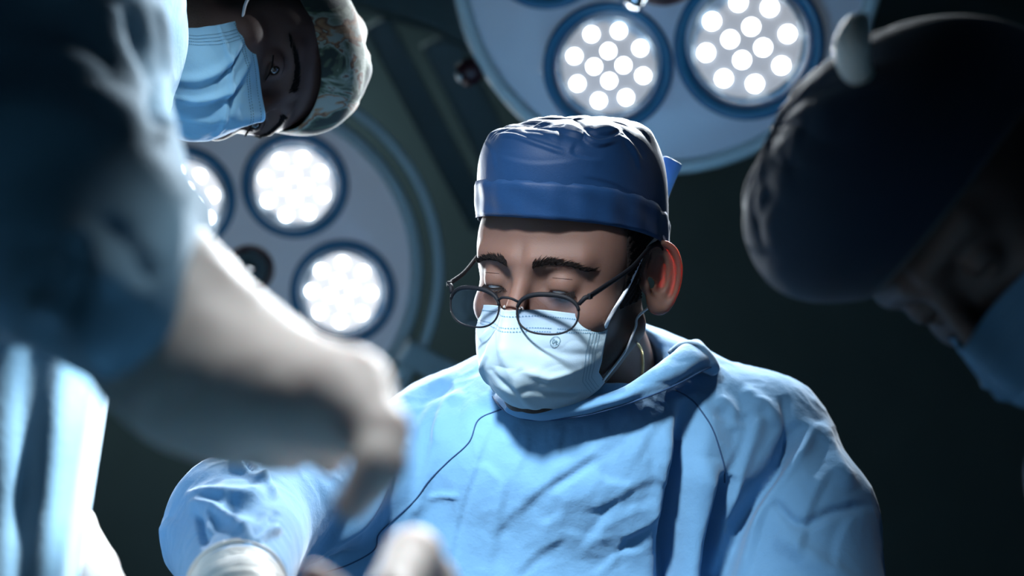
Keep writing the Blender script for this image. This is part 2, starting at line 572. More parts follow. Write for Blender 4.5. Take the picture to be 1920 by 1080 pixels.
# ------------------------------------------------------------------ surgical lamps
def led_mesh():
    return MB().lathe([(0.0, -0.0012), (0.0050, -0.0012), (0.0089, -0.0011), (0.0092, 0.0), (0.0092, 0.003)], 20).mesh('led')


LED_ME = None


def F_aim(p):
    return Wv(900, 760, 1.12)


def build_lamp(root, Mw, pod_angles, tilt, lensm, watt=1.5, plate=None, hs=1.0, lean=(25, -10), scale=1.0, off=()):
    """front faces local -Y"""
    global LED_ME
    S = Mw @ Matrix.Scale(scale, 4)
    b = MB()
    prof = [(0.0, 0.062)] + [(0.275 * math.sin(t), 0.005 + 0.057 * math.cos(t)) for t in np.linspace(0.1, math.pi / 2, 16)] + [(0.278, 0.0)]
    b.lathe(prof, 96)
    link('back_shell', b.mesh('back_shell'), M_back, root, S)
    # front plate with openings for the pods is a gently domed disc
    b = MB()
    b.lathe([(0.0, -0.004), (0.1, -0.0035), (0.2, -0.002), (0.268, 0.0), (0.277, 0.003)], 96)
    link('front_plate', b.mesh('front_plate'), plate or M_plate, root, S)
    b = MB()
    cs = [(0.286 + 0.012 * math.cos(t), 0.006 + 0.016 * math.sin(t)) for t in np.linspace(0, 2 * math.pi, 20, endpoint=False)]
    b.lathe(cs, 128, closed_prof=True)
    link('edge_bumper', b.mesh('edge_bumper'), M_rim, root, S)
    for a in pod_angles:
        big = 1.13 if a == -45 else 1.0
        a = R(a)
        cx, cz = 0.163 * math.cos(a), 0.163 * math.sin(a)
        # the pod leans toward the lamp's own axis
        Pm = S @ Matrix.Translation((cx, -0.006, cz)) @ Matrix.Rotation(-a, 4, 'Y') @ Matrix.Rotation(R(tilt), 4, 'Z') @ Matrix.Scale(big, 4)
        b = MB()
        b.lathe([(0.0885, 0.014), (0.0915, -0.002), (0.0905, -0.010), (0.087, -0.013), (0.0825, -0.012), (0.0735, 0.000), (0.0700, 0.008), (0.0, 0.009)], 72)
        pod = link('light_pod', b.mesh('light_pod'), M_cup, root, Pm)
        b = MB(); b.lathe([(0.0, -0.0035), (0.03, -0.003), (0.060, -0.001), (0.0665, 0.002), (0.067, 0.006)], 64)
        lm = Pm @ Matrix.Translation((-0.003, -0.002, 0))
        link('lens_plate', b.mesh('lens_plate'), lensm, pod, lm)
        b = MB(); b.lathe([(0.0672 + 0.0022 * math.cos(t), -0.002 + 0.004 * math.sin(t)) for t in np.linspace(0, 2 * math.pi, 10, endpoint=False)], 64, closed_prof=True)
        link('lens_bezel', b.mesh('lens_bezel'), M_bezel, pod, lm)
        if LED_ME is None: LED_ME = led_mesh()
        for n_, rr, ph in ((8, 0.050, 12), (4, 0.0205, 30)):
            for k in range(n_):
                t = R(ph + 360 * k / n_)
                link('led', LED_ME, M_led, pod, lm @ Matrix.Translation((rr * math.cos(t), -0.0035, rr * math.sin(t))))
        aimed = F_aim(lm.translation)
        ld = area('pod_light', lm @ Vector((0, -0.006, 0)), aimed, 0.012, watt, (0.88, 0.95, 1.0), 70)
    H = S @ Matrix.Scale(hs, 4)
    # centre hub, dark ring and sterile handle
    b = MB(); b.lathe([(0.030, 0.0), (0.030, -0.010), (0.0335, -0.016), (0.038, -0.016), (0.0415, -0.010), (0.0415, 0.0)], 48)
    hub = link('handle_ring', b.mesh('handle_ring'), M_handle, root, H)
    b = MB(); b.lathe([(0.0, -0.008), (0.029, -0.006), (0.031, 0.0)], 40)
    for k in range(20):
        t = 2 * math.pi * k / 20
        b.beam((0.011 * math.cos(t), -0.0095, 0.011 * math.sin(t)), (0.026 * math.cos(t), -0.0085, 0.026 * math.sin(t)), 0.0018, 0.0016, 0, up=(0, 1, 0))
    link('hub_plate', b.mesh('hub_plate'), M_steel, root, H)
    b = MB(); b.lathe([(0.0, -0.060), (0.009, -0.059), (0.0130, -0.054), (0.0135, -0.045), (0.0105, -0.038), (0.0115, -0.016), (0.016, -0.010), (0.018, -0.006)], 32)
    link('handle', b.mesh('handle'), M_chrome, root, H @ Matrix.Rotation(R(lean[0]), 4, 'X') @ Matrix.Rotation(R(lean[1]), 4, 'Z'))


def face_frame(loc_v, look_v, roll=0):
    """matrix (in the leaning frame) whose -Y looks at look_v"""
    y = (Vector(loc_v) - Vector(look_v)).normalized()
    x = y.cross(Vector((0, 0, 1))).normalized()
    z = x.cross(y)
    M = Matrix((x, y, z)).transposed().to_4x4()
    return Matrix.Translation(loc_v) @ M @ Matrix.Rotation(R(roll), 4, 'Y')


def lamp_yoke(root, Mw, r, a0, a1, name='yoke'):
    b = MB()
    pts = [(r * math.cos(R(a)), 0.02, r * math.sin(R(a))) for a in np.linspace(a0, a1, 60)]
    n = len(pts)
    vs, fs = [], []
    sec = [(-0.007, -0.011), (0.007, -0.011), (0.009, -0.006), (0.009, 0.006), (0.007, 0.011), (-0.007, 0.011), (-0.009, 0.006), (-0.009, -0.006)]
    for p in pts:
        d = Vector((p[0], 0, p[2])).normalized()
        for (u, v) in sec:
            vs.append(Vector(p) + d * u + Vector((0, v, 0)))
    m = len(sec)
    for i in range(n - 1):
        for k in range(m):
            fs.append((i * m + k, i * m + (k + 1) % m, (i + 1) * m + (k + 1) % m, (i + 1) * m + k))
    fs.append(tuple(range(m))); fs.append(tuple((n - 1) * m + k for k in range(m))[::-1])
    b.add(vs, fs)
    link(name, b.mesh(name), M_arm if False else M_rim, root, Mw)


# lamp with its lower half in the frame, upper right
c1 = V(1245, -72, 1.95)
F1 = face_frame(c1, V(1000, 400, 0.4))
lamp1 = thing('surgical_lamp', 'large round surgical lamp cut by the top edge, above the bespectacled surgeon', 'lamp', W @ c1, 'surgical lamps')
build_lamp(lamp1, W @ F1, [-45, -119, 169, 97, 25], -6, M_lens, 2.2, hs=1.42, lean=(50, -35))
# its holder: joint at the left edge, arm up to the ceiling
b = MB()
jl = F1 @ Vector((-0.300, 0.02, -0.135)); 
b.tube([F1 @ Vector((-0.255, 0.01, -0.135)), F1 @ Vector((-0.275, 0.01, -0.145)), F1 @ Vector((-0.290, 0.01, -0.152))], [0.013, 0.020, 0.018], 16)
link('joint', b.mesh('joint'), M_handle, lamp1, W)
b = MB(); b.tube([F1 @ Vector((-0.287, 0.0, -0.150)), F1 @ Vector((-0.293, -0.003, -0.153))], 0.008, 14)
link('joint_screw', b.mesh('joint_screw'), M_steel, lamp1, W)
b = MB()
b.tube(catmull([F1 @ Vector((-0.275, 0.012, 0.02)), F1 @ Vector((-0.31, 0.014, 0.06)), F1 @ Vector((-0.325, 0.015, 0.15)), F1 @ Vector((-0.25, 0.02, 0.27)), F1 @ Vector((0, 0.02, 0.325))], 8), 0.012, 10)
link('yoke', b.mesh('yoke'), M_chrome, lamp1, W)
b = MB()
topw = W @ (F1 @ Vector((0, 0.02, 0.325)))
b.tube([topw, topw + Vector((0, 0.05, 0.12)), Vector((topw.x, topw.y + 0.05, 3.2))], 0.025, 16)
link('ceiling_arm', b.mesh('ceiling_arm'), M_arm, lamp1)

# lamp at left, behind the gloved forearm
c2 = V(468, 505, 2.42)
F2 = face_frame(c2, V(700, 560, 0.3))
lamp2 = thing('surgical_lamp', 'round surgical lamp at left behind the gloved hand, with curved yoke', 'lamp', W @ c2, 'surgical lamps')
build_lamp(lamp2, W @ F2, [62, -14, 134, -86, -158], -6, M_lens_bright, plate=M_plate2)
lamp_yoke(lamp2, W @ F2, 0.327, -38, 150)
b = MB()
e0 = F2 @ Vector((0.270, 0.015, -0.170)); e1 = V(905, 735, 2.55); e2 = V(1010, 800, 2.75)
b.beam(F2 @ Vector((0.245, 0.03, -0.235)), F2 @ Vector((0.275, 0.03, -0.165)), 0.03, 0.03, 0.005, up=(0, 1, 0))
b.beam(V(752, 655, 2.44), e1, 0.045, 0.03, 0.008, up=(0, 1, 0))
link('yoke_bracket', b.mesh('yoke_bracket'), M_rim, lamp2, W)
for (px, py) in ((804, 683), (833, 700)):
    b = MB(); q = V(px, py + 3, 2.475); b.tube([q, q + Vector((0, -0.012, 0))], 0.0065, 14)
    link('bolt', b.mesh('bolt'), M_handle, lamp2, W)
b = MB(); q = V(771, 641, 2.40); b.tube([q, q + Vector((0, -0.01, 0))], 0.006, 14)
link('screw', b.mesh('screw'), M_steel, lamp2, W)
b = MB()
w1, w2 = W @ e1, W @ e2
b.tube([w1 + (w1 - w2) * 0.1, w2, Vector((w2.x + 0.05, w2.y + 0.1, 3.2))], 0.03, 16)
link('ceiling_arm', b.mesh('ceiling_arm'), M_arm, lamp2)

# faint ceiling boom behind, between the lamps
boom = thing('ceiling_boom', 'dim grey hinged ceiling boom in the background between the two lamps', 'boom', Wv(760, 60, 2.9))
b = MB(); b.beam(V(655, -40, 2.85), V(905, 30, 2.75), 0.10, 0.11, 0.012, up=(0, 1, 0))
b.beam(V(835, 20, 2.78), V(1010, 110, 2.72), 0.09, 0.10, 0.012, up=(0, 1, 0))
link('horizontal_arm', b.mesh('horizontal_arm'), M_arm, boom, W)
b = MB(); b.beam(V(705, 40, 2.95), V(905, 420, 3.1), 0.06, 0.06, 0.01, up=(0, 1, 0)); link('diagonal_arm', b.mesh('diagonal_arm'), M_arm, boom, W)
b = MB(); b.beam(V(820, 70, 3.0), V(1010, 450, 3.15), 0.08, 0.06, 0.01, up=(0, 1, 0)); link('diagonal_arm', b.mesh('diagonal_arm'), M_arm, boom, W)
b = MB(); w1 = W @ V(700, -60, 2.85); b.tube([W @ V(700, 10, 2.85), w1, Vector((w1.x, w1.y, 3.2))], 0.04, 16); link('ceiling_post', b.mesh('ceiling_post'), M_arm, boom)


# ------------------------------------------------------------------ heads
def f_headbase(p):
    """bare head without ears, in head coordinates: front -Y, up Z, x = viewer right"""
    m = p.copy(); m[:, 0] = np.abs(m[:, 0])
    d = smin(sell(p, (0, .006, .037), (.0755, .091, .086)), sell(p, (0, -.036, -.03), (.0635, .057, .092)), .03)
    d = smin(d, sell(m, (.0415, -.040, .020), (.0285, .031, .042)), .02)
    d = smin(d, scap(m, (.050, .008, -.055), (.012, -.074, -.106), .018, .017), .03)
    d = smin(d, ssph(m, (0, -.083, -.107), .016), .02)
    d = smin(d, sell(m, (.047, -.060, -.032), (.020, .022, .018)), .018)
    d = smin(d, scap(m, (.010, -.090, .018), (.047, -.074, .018), .0075, .007), .014)
    d = smax(d, -sell(m, (.032, -.106, -.003), (.0185, .021, .0115)), .012)
    d = smin(d, ssph(m, (.0325, -.0765, -.003), .0148), .004)
    d = smax(d, -sell(m, (.0325, -.0920, -.0098), (.0112, .0080, .0030)), .0012)
    d = smin(d, scap(p, (0, -.090, .010), (0, -.117, -.040), .0055, .0100), .011)
    d = smin(d, ssph(m, (.0125, -.104, -.043), .0075), .007)
    d = smin(d, scap(m, (0, -.096, -.069), (.018, -.088, -.071), .005, .003), .006)
    d = smin(d, scap(m, (0, -.094, -.079), (.016, -.087, -.078), .006, .003), .006)
    return d


def f_ear(p):
    m = p.copy(); m[:, 0] = np.abs(m[:, 0])
    q = m - A3((.0720, .002, -.006))
    al = R(52)
    u_ = A3((math.sin(al), math.cos(al), 0)); u_ = u_ / np.linalg.norm(u_)
    v_ = A3((0.05, .15, .985)); v_ = v_ - u_ * (u_ @ v_); v_ /= np.linalg.norm(v_)
    w_ = np.cross(v_, u_); w_ = w_ if w_[0] > 0 else -w_
    u, v, w = q @ u_, q @ v_, q @ w_
    def e2(cu, cv, ru, rv):
        a = (u - cu) / ru; c = (v - cv) / rv
        k0 = np.sqrt(a * a + c * c) + 1e-6; k1 = np.sqrt((a / ru) ** 2 + (c / rv) ** 2) + 1e-6
        return k0 * (k0 - 1) / k1, k0
    # outer shape narrows to the lobe
    nar = 1 + 0.16 * np.clip(v / 0.03, -1, 1)
    us = (u - .016) / nar + .016
    def e2s(cu, cv, ru, rv):
        a = (us - cu) / ru; c = (v - cv) / rv
        k0 = np.sqrt(a * a + c * c) + 1e-6; k1 = np.sqrt((a / ru) ** 2 + (c / rv) ** 2) + 1e-6
        return k0 * (k0 - 1) / k1, k0
    e, k = e2s(.0155, 0, .0165, .030)
    plate = smax(e, np.abs(w + .0085 * np.clip(1 - k * k, 0, 1)) - .0015, .0015)
    ring = np.sqrt(e * e + (w - .0015) ** 2) - .0030
    lob = sell(np.stack([u, v, w], 1), (.012, -.026, -.0005), (.0095, .0095, .0042))
    e3, k3 = e2(.0145, .002, .0098, .0190)
    anti = np.sqrt(e3 * e3 + (w + .0035) ** 2) - .0026
    anti = smax(anti, -(u - .010), .004)
    trag = ssph(np.stack([u, v, w], 1), (.0005, -.008, .001), .0052)
    d = smin(smin(plate, ring, .003), lob, .007)
    d = smin(d, anti, .004)
    d = smin(d, trag, .004)
    conch = ssph(np.stack([u, v, w], 1), (.009, -.006, -.001), .0065)
    return smax(d, -conch, .003)


def f_head(neck, shoulders=None):
    def f(p):
        d = smin(f_headbase(p), f_ear(p), .004)
        d = smin(d, schain(p, neck[0], neck[1], .03), .02)
        return d
    return f


def hairmask(v):
    near = f_headbase(v.astype(np.float32)) < .0035
    """beard shadow, sideburns and nape, from real head coordinates"""
    x, y, z = np.abs(v[:, 0]), v[:, 1], v[:, 2]
    def ss(a, lo, hi): return np.clip((a - lo) / (hi - lo), 0, 1)
    beard = ss(-z, .050, .075) * ss(.035 - y, 0, .02) * ss(x + .03, .0, .02) * (1 - ss(-z, .128, .150))
    side = ss(x, .052, .062) * ss(y, -.045, -.028) * ss(z, -.055, -.03)
    return np.clip(np.maximum(beard * .85, side), 0, 1) * near


def head_mesh(name, neck, h=.0014):
    f = f_head(neck)
    P = np.array([tuple(q) for q in neck[0]]); r = max(neck[1])
    lo = np.minimum(P.min(0) - r - .01, (-.125, -.135, -.135)); hi = np.maximum(P.max(0) + r + .01, (.125, .115, .13))
    v, q = surfnet(f, lo, hi, h)
    v = relax(v, q, 1, .4)
    me = mesh_np(name, v, q)
    at = me.attributes.new('hairmask', 'FLOAT', 'POINT')
    at.data.foreach_set('value', hairmask(v).astype(np.float32))
    return me, v, q


def hair_shell(name):
    def f(p):
        d = f_headbase(p) - .0018 - .0012 * np.sin(p[:, 2] * 900 + p[:, 1] * 300) * np.sin(p[:, 1] * 700)
        # keep the hair behind the hairline and above the nape
        line = -(p[:, 1] + .038 - np.clip(p[:, 2] - .03, 0, 1) * .5)
        side = -(p[:, 2] + .030 + np.clip(p[:, 1] - .03, 0, 1) * .6)
        front = p[:, 2] * 0 + np.where(p[:, 2] > .060, -1, line)
        return np.maximum(np.maximum(np.maximum(d, np.minimum(line, .02)), side), -(f_ear(p) - .003))
    v, q = surfnet(f, (-.095, -.1, -.10), (.095, .13, .135), .002)
    return mesh_np(name, v, q)


def snap(bvh, p, off):
    loc, n, i, d = bvh.find_nearest(Vector(p))
    return loc + n * off, n


def brow_mesh(name, bvh, sx, seed=1):
    rnd = random.Random(seed)
    b = MB()
    for i in range(270):
        t = rnd.random()
        x = sx * (.013 + .040 * t)
        z = .0115 + .0065 * math.sin(math.pi * min(1, t * .8 + .15)) + (rnd.random() - .5) * .0075 * (1 - .75 * t)
        y = -.1 + t * t * .03
        p, n = snap(bvh, (x, y, z), .0003)
        d = Vector((sx * (.55 + .5 * t), .1, .75 - .95 * t + (rnd.random() - .5) * .3)).normalized()
        d = (d - n * d.dot(n)).normalized()
        l = .0050 + rnd.random() * .003
        b.tube([p, p + d * l * .5 + n * .0009, p + d * l + n * .0005], [.00036, .0003, .0001], 3, cap=False)
    return b.mesh(name)


def lash_mesh(name, sx, bvh):
    b = MB()
    c = Vector((sx * .0325, -.0765, -.003))
    line = []
    for i in range(25):
        t = -1 + 2 * i / 24
        a = t * R(62)
        z = -.0048 - .0022 * (1 - t * t)
        d = Vector((math.sin(a), -math.cos(a), z / .0148)).normalized()
        line.append(c + d * .0151)
        if i % 1 == 0:
            for k in range(2):
                p = line[-1] + Vector((0.0004 * k, 0, 0))
                b.tube([p, p + Vector((math.sin(a) * .0018, -.0022, -.0022)), p + Vector((math.sin(a) * .0030, -.0042, -.0034))], [.00035, .00025, .00008], 3, cap=False)
    b.tube(line, .0007, 5)
    # upper lid fold
    fold = []
    for i in range(25):
        t = -1 + 2 * i / 24
        a = t * R(58)
        d = Vector((math.sin(a), -math.cos(a), .45 + .12 * (1 - t * t))).normalized()
        fold.append(c + d * .0149)
    b.tube(fold, .00022, 4)
    return b.mesh(name)


def cap_surface(n=260, m=90, e=4.2, top=.135, puff=.001, seed=5, wr=.0022, bottom=(.0245, .039, -.0055), rx=.0830, ry=.0995, cy=.003, lean=0.0, slouch=0.0):
    P = []
    for i in range(n):
        th = 2 * math.pi * i / n
        zb = bottom[0] + bottom[1] * math.cos(th) + bottom[2] * math.cos(2 * th)
        row = []
        for k in range(m):
            t = k / (m - 1)
            ph = t * math.pi / 2
            s = math.sin(ph) ** (2 / e)
            rad = max(math.cos(ph), 0) ** (2 / (e + .6))
            z = zb + (top - zb) * s
            rr = rad + puff / .09 * math.sin(math.pi * min(1, s * 1.1)) * rad
            row.append(Vector((rx * rr * math.sin(th) + lean * (z - .03), cy - ry * rr * math.cos(th) + slouch * (z - .03), z)))
        P.append(row)
    pts = np.array([[tuple(p) for p in row] for row in P]).reshape(-1, 3)
    th = np.repeat(np.arange(n) * 2 * np.pi / n, m); t = np.tile(np.arange(m) / (m - 1), n)
    topw = np.clip((t - .35) / .3, 0, 1)
    N = pts - np.array([0, cy, .03]); N /= np.linalg.norm(N, axis=1)[:, None]
    # gathered pleats toward the crown and soft dents on the sides
    ple = (np.abs(vnoise(np.stack([np.cos(th) * 3.2, np.sin(th) * 3.2, t * 2.0], 1), seed)) ** .6 - .5)
    ple2 = np.abs(vnoise(pts * 42 + 9, seed + 1)) ** .7 - .5
    d = topw * (ple * wr * 2.4 + ple2 * wr * 1.6) + (1 - topw) * vnoise(pts * 26, seed + 2) * wr * .35
    pts = pts + N * d[:, None]
    return pts.reshape(n, m, 3), th, t


def cap_mesh(name, **kw):
    P, th, t = cap_surface(**kw)
    b = MB()
    b.grid([[Vector(p) for p in row] for row in P], closed_u=True)
    return b.mesh(name), P


def grid_sampler(P):
    def at(u, v):  # u in 0..n-1, v in 0..m-1
        n, m = P.shape[:2]
        u = min(max(u, 0), n - 1.001); v = min(max(v, 0), m - 1.001)
        i, j = int(u), int(v); a, c = u - i, v - j
        return Vector(tuple((P[i, j] * (1 - a) + P[i + 1, j] * a) * (1 - c) + (P[i, j + 1] * (1 - a) + P[i + 1, j + 1] * a) * c))
    return at


def mask_build(name, root, M, m_cloth, seed=1, flapR=True, creases=(), logo=False, phimax=68, wr=.0014):
    nu, nv = 150, 120
    P = np.zeros((nu, nv, 3))
    U = np.linspace(-1, 1, nu); Vv = np.linspace(0, 1, nv)
    bv = np.interp(Vv, [0, .15, .35, .55, .75, .9, 1], [.070, .078, .089, .092, .086, .072, .056])
    av = np.interp(Vv, [0, .3, .6, .8, 1], [.0705, .0700, .0665, .061, .055])
    bv = np.convolve(np.pad(bv, 6, 'edge'), np.ones(13) / 13, 'valid'); av = np.convolve(np.pad(av, 6, 'edge'), np.ones(13) / 13, 'valid')
    for i, u in enumerate(U):
        ext = np.where(Vv > .78, (Vv - .78) * 40, 0) if flapR else 0
        phi = np.radians(u * (phimax + ext))
        zt = -.0205 - .014 * abs(u) ** 1.6
        zb = -.118 + .022 * abs(u) ** 2.2
        z = zt + (zb - zt) * Vv
        nose = .016 * np.exp(-(np.degrees(phi) / 11) ** 2) * np.clip(1 - Vv / .5, 0, 1) ** .8 + .006 * np.exp(-(np.degrees(phi) / 22) ** 2)
        P[i, :, 0] = av * np.sin(phi)
        P[i, :, 1] = -.030 - (bv + nose) * np.cos(phi) + .0 * Vv
        P[i, :, 2] = z
    uu, vv = np.meshgrid(U, Vv, indexing='ij')
    C = np.array([0, -.02, -.07])
    N = P - C; N /= np.linalg.norm(N, axis=2)[..., None]
    flat = P.reshape(-1, 3)
    disp = (vnoise(flat * np.array([28, 28, 55]) + seed, seed) * wr + (np.abs(vnoise(flat * 48 + seed, seed + 3)) ** .7 - .4) * wr * .9).reshape(nu, nv)
    inner = np.clip(vv / .2, 0, 1) * np.clip((1.02 - np.abs(uu)) / .12, 0.1, 1)
    disp *= inner
    uv = np.stack([uu.ravel() * .75, vv.ravel()], 1)
    for (pts, w, hgt) in creases:
        d, s, a = dist_poly(uv, [(x * .75, y) for x, y in pts])
        fade = np.sin(np.pi * np.clip(a, .04, .96)) ** .5
        disp += (hgt * fade * np.exp(-(d / w) ** 2)).reshape(nu, nv)
    P = P + N * disp[..., None]
    b = MB()
    b.grid([[Vector(p) for p in row] for row in P])
    b2 = MB(); b3 = MB()
    at = grid_sampler(P)
    def surf(u, v, off=.0008):
        iu, iv = (u + 1) / 2 * (nu - 1), v * (nv - 1)
        p = at(iu, iv); a = at(iu + .6, iv) - at(iu - .6, iv); c = at(iu, iv + .6) - at(iu, iv - .6)
        n = a.cross(c).normalized()
        if n.dot(p - Vector(C)) < 0: n = -n
        return p + n * off, a.normalized(), c.normalized(), n
    def dot(u, v, ru, rv, mi=1):
        p, a, c, n = surf(u, v)
        b2.add([p + a * (ru * math.cos(t)) + c * (rv * math.sin(t)) for t in np.linspace(0, 2 * math.pi, 6, endpoint=False)], [(0, 1, 2, 3, 4, 5)])
    for row in (.055, .155, .185):
        k = 0
        u = -.97
        while u < .97:
            if not (row > .1 and abs(u - .42) < .02):
                dot(u, row, .00085, .00050)
            u += .0235
    for col in (.80, .835, .87, .905):
        v = .20
        while v < .97:
            for s in (-1, 1):
                dot(s * col, v, .00042, .00062)
            v += .0185
    if logo:
        cu, cv = logo
        def stroke(pl, w=.0003):
            for i in range(len(pl) - 1):
                q = []
                for (x, y) in (pl[i], pl[i + 1]):
                    p, a, c, n = surf(cu, cv, .0010)
                    q.append(p + a * x * .0011 - c * y * .0011)
                t = (q[1] - q[0]).normalized(); s_ = n.cross(t) * w
                b3.add([q[0] - s_, q[1] - s_, q[1] + s_, q[0] + s_], [(0, 1, 2, 3)])
        stroke([(3.9 * math.cos(t), 3.9 * math.sin(t)) for t in np.linspace(0, 2 * math.pi, 40)], .00024)
        stroke([(-1.9, 1.5), (-1.9, -1.3), (-.9, -1.3), (-.2, -.5), (-.2, .8), (-.9, 1.5), (-1.9, 1.5)])
        stroke([(.9, .9), (.9, -1.7), (2.2, -1.9)])
        p0 = None
        stroke([(1.0, -.4), (1.9, .1)])
    me = b.mesh(name)
    o = link(name, me, m_cloth, root, M)
    mod(o, 'SOLIDIFY', thickness=.0008, offset=0)
    link('weld_stitching', b2.mesh('weld_stitching'), M_dot, o, M)
    if logo: link('printed_logo', b3.mesh('printed_logo'), M_print, o, M)
    return o, surf


# =================================================================== SURGEON
HC = V(1074, 497, 1.32)
HR = (Matrix.Rotation(R(5), 3, 'Y') @ Matrix.Rotation(R(-30), 3, 'Z') @ Matrix.Rotation(R(12), 3, 'X'))
HM = Matrix.Translation(HC) @ HR.to_4x4()
HMi = HM.inverted()
HW = W @ HM


def HL(px, py, d):
    return HMi @ V(px, py, d)


sroot_loc = Wv(1110, 1080, 1.45); sroot_loc.z = 0
surgeon = thing('person', 'bespectacled surgeon in blue cap, pale mask and blue gown at centre, looking down', 'person', sroot_loc)
neck = ([Vector((0, .022, -.03)), HL(1118, 700, 1.40), HL(1125, 800, 1.44), HL(1120, 900, 1.45)], [.050, .051, .062, .09])
sme, sv, sq = head_mesh('body', neck)
link('body', sme, M_skin, surgeon, HW)
sbvh = BVHTree.FromPolygons([tuple(x) for x in sv], [tuple(x) for x in sq.tolist()])
link('hair', hair_shell('hair'), M_hair, surgeon, HW)
for sx in (-1, 1):
    link('eyebrow', brow_mesh('eyebrow', sbvh, sx, 3 + sx), M_hair, surgeon, HW)
    link('eyelashes', lash_mesh('eyelashes', sx, sbvh), M_hair, surgeon, HW)

for sx in (-1, 1):
    b = MB()
    M_ = Matrix.Translation((sx * .0325, -.0765, -.003)) @ Matrix.Rotation(R(22), 4, 'X')
    b.lathe([(.0133 * math.sin(t), -.0133 * math.cos(t)) for t in np.linspace(.42, 2.6, 16)], 28, M=M_)
    b.lathe([(.0136 * math.sin(t), -.0136 * math.cos(t)) for t in np.linspace(0, .43, 8)], 28, mi=1, M=M_)
    link('eye', b.mesh('eye'), [M_eye, M_iris], surgeon, HW)

# cap
me, CP = cap_mesh('surgical_cap')
cap = link('surgical_cap', me, M_cap, surgeon, HW)
mod(cap, 'SOLIDIFY', thickness=.0012, offset=-1); mod(cap, 'SUBSURF', levels=1, render_levels=1)


def cap_band(P, nb_h=.031, th0=-52, over=True):
    """folded band, its free end lying over itself at the wearer's right temple"""
    n = P.shape[0]; b = MB(); rows = []
    k0 = int((th0 % 360) / 360 * n)
    at = grid_sampler(np.concatenate([P, P[:2]], 0))
    zs = []
    cnt = n + 4
    for j in range(cnt + 1):
        fi = (k0 + j * n / (cnt)) % n
        th = 2 * math.pi * fi / n
        lift = .0009 + (.0014 * max(0, 1 - j / 14)) + (.0005 * math.sin(j * .5))
        row = []
        zb = CPz(fi, 0, at)
        for k in range(9):
            hh = -.0015 + (nb_h + .0015) * k / 8
            z = zb + hh
            p = at(fi, CPv(fi, zb, hh, at))
            o = Vector((p.x, p.y - .01, 0)).normalized()
            ext = 0
            pp = Vector((p.x, p.y, z)) + o * (lift - (.0016 if k == 8 else 0) + .0004 * math.sin(th * 9 + k))
            row.append(pp)
        rows.append(row)
    # slanted free end
    for k in range(9):
        d = (rows[1][k] - rows[0][k]).normalized()
        rows[0][k] = rows[0][k] + d * (.0085 * (1 - k / 8)) * .8
    b.grid(rows)
    return b.mesh('cap_band')


def CPz(fi, k, at): return at(fi, 0).z


def CPv(fi, zb, hh, at):
    v = 0
    while v < 88 and at(fi, v).z < zb + max(hh, 0): v += .05
    return v


band = link('cap_band', cap_band(CP), M_cap, cap, HW)
mod(band, 'SOLIDIFY', thickness=.0006, offset=1)
# tie sticking up behind
b = MB()
tp = [V(1226, 395, 1.40), V(1238, 360, 1.40), V(1252, 325, 1.39), V(1264, 299, 1.385)]
side = (V(1280, 309, 1.385) - V(1248, 293, 1.39)).normalized()
cp_ = catmull(tp, 6)
rows = []
for i, p in enumerate(cp_):
    w = .0080 + .0012 * min(1, i / 6)
    rows.append([p - side * w + Vector((0, .004, 0)), p - side * w * .5 + Vector((0, -.001, 0)), p, p + side * w * .5 + Vector((0, -.001, 0)), p + side * w + Vector((0, .005, 0))])
b.grid(rows)
tie = link('cap_tie', b.mesh('cap_tie'), M_tie, cap, W)
mod(tie, 'SOLIDIFY', thickness=.003); mod(tie, 'SUBSURF', levels=1, render_levels=2)

# mask
MASK_CREASES = [
    ([(-.75, .25), (-.45, .30), (-.25, .18)], .03, .0030),
    ([(-.55, .98), (-.50, .65), (-.28, .42), (-.16, .20)], .03, .0032),
    ([(-.72, .50), (-.60, .75), (-.42, .95)], .035, -.0025),
    ([(.0, .35), (.12, .62), (.18, .95)], .05, .0030),
    ([(.18, .50), (.45, .62), (.75, .60)], .04, .0026),
    ([(.22, .72), (.5, .80), (.8, .95)], .04, -.0022),
    ([(.25, .3), (.55, .38), (.9, .45)], .05, -.0018),
    ([(-.2, .55), (.1, .75), (.3, .70)], .04, -.0020),
]
mk, msurf = mask_build('face_mask', surgeon, HW, M_mask, 2, True, MASK_CREASES, logo=(.46, .265))
# ear loops


def on_head(px, py, off):
    """point on the head under a viewing direction, in head coordinates"""
    o = HMi @ Vector((0, 0, 0)); d = ((HMi @ V(px, py, 1)) - o).normalized()
    h = sbvh.ray_cast(o, d)
    return h[0] - d * off if h[0] else None


def strap(name, first, pix, last, parent):
    pts = [first] + [q for q in (on_head(x, y, o_) for x, y, o_ in pix) if q is not None] + last
    b = MB(); b.tube(catmull(pts, 8), .0012, 8, flat=1.5)
    link(name, b.mesh(name), M_loop, parent, HW)


pU = msurf(.955, .12, .0014)[0]
strap('ear_loop', pU, [(1142, 598, .007), (1156, 574, .007), (1172, 548, .006), (1188, 515, .005), (1200, 488, .0035), (1212, 468, .0025)], [Vector((.082, .018, .030)), Vector((.084, .028, .012))], mk)
pD = msurf(.985, .93, .0014)[0]
strap('ear_loop', pD, [(1168, 665, .003), (1182, 637, .003), (1192, 612, .0025), (1198, 592, .002)], [Vector((.080, .024, -.028))], mk)

# eyeglasses
glasses = thing('eyeglasses', 'thin black-framed eyeglasses low on the nose of the surgeon at centre', 'glasses', HW @ Vector((0, -.115, -.02)))


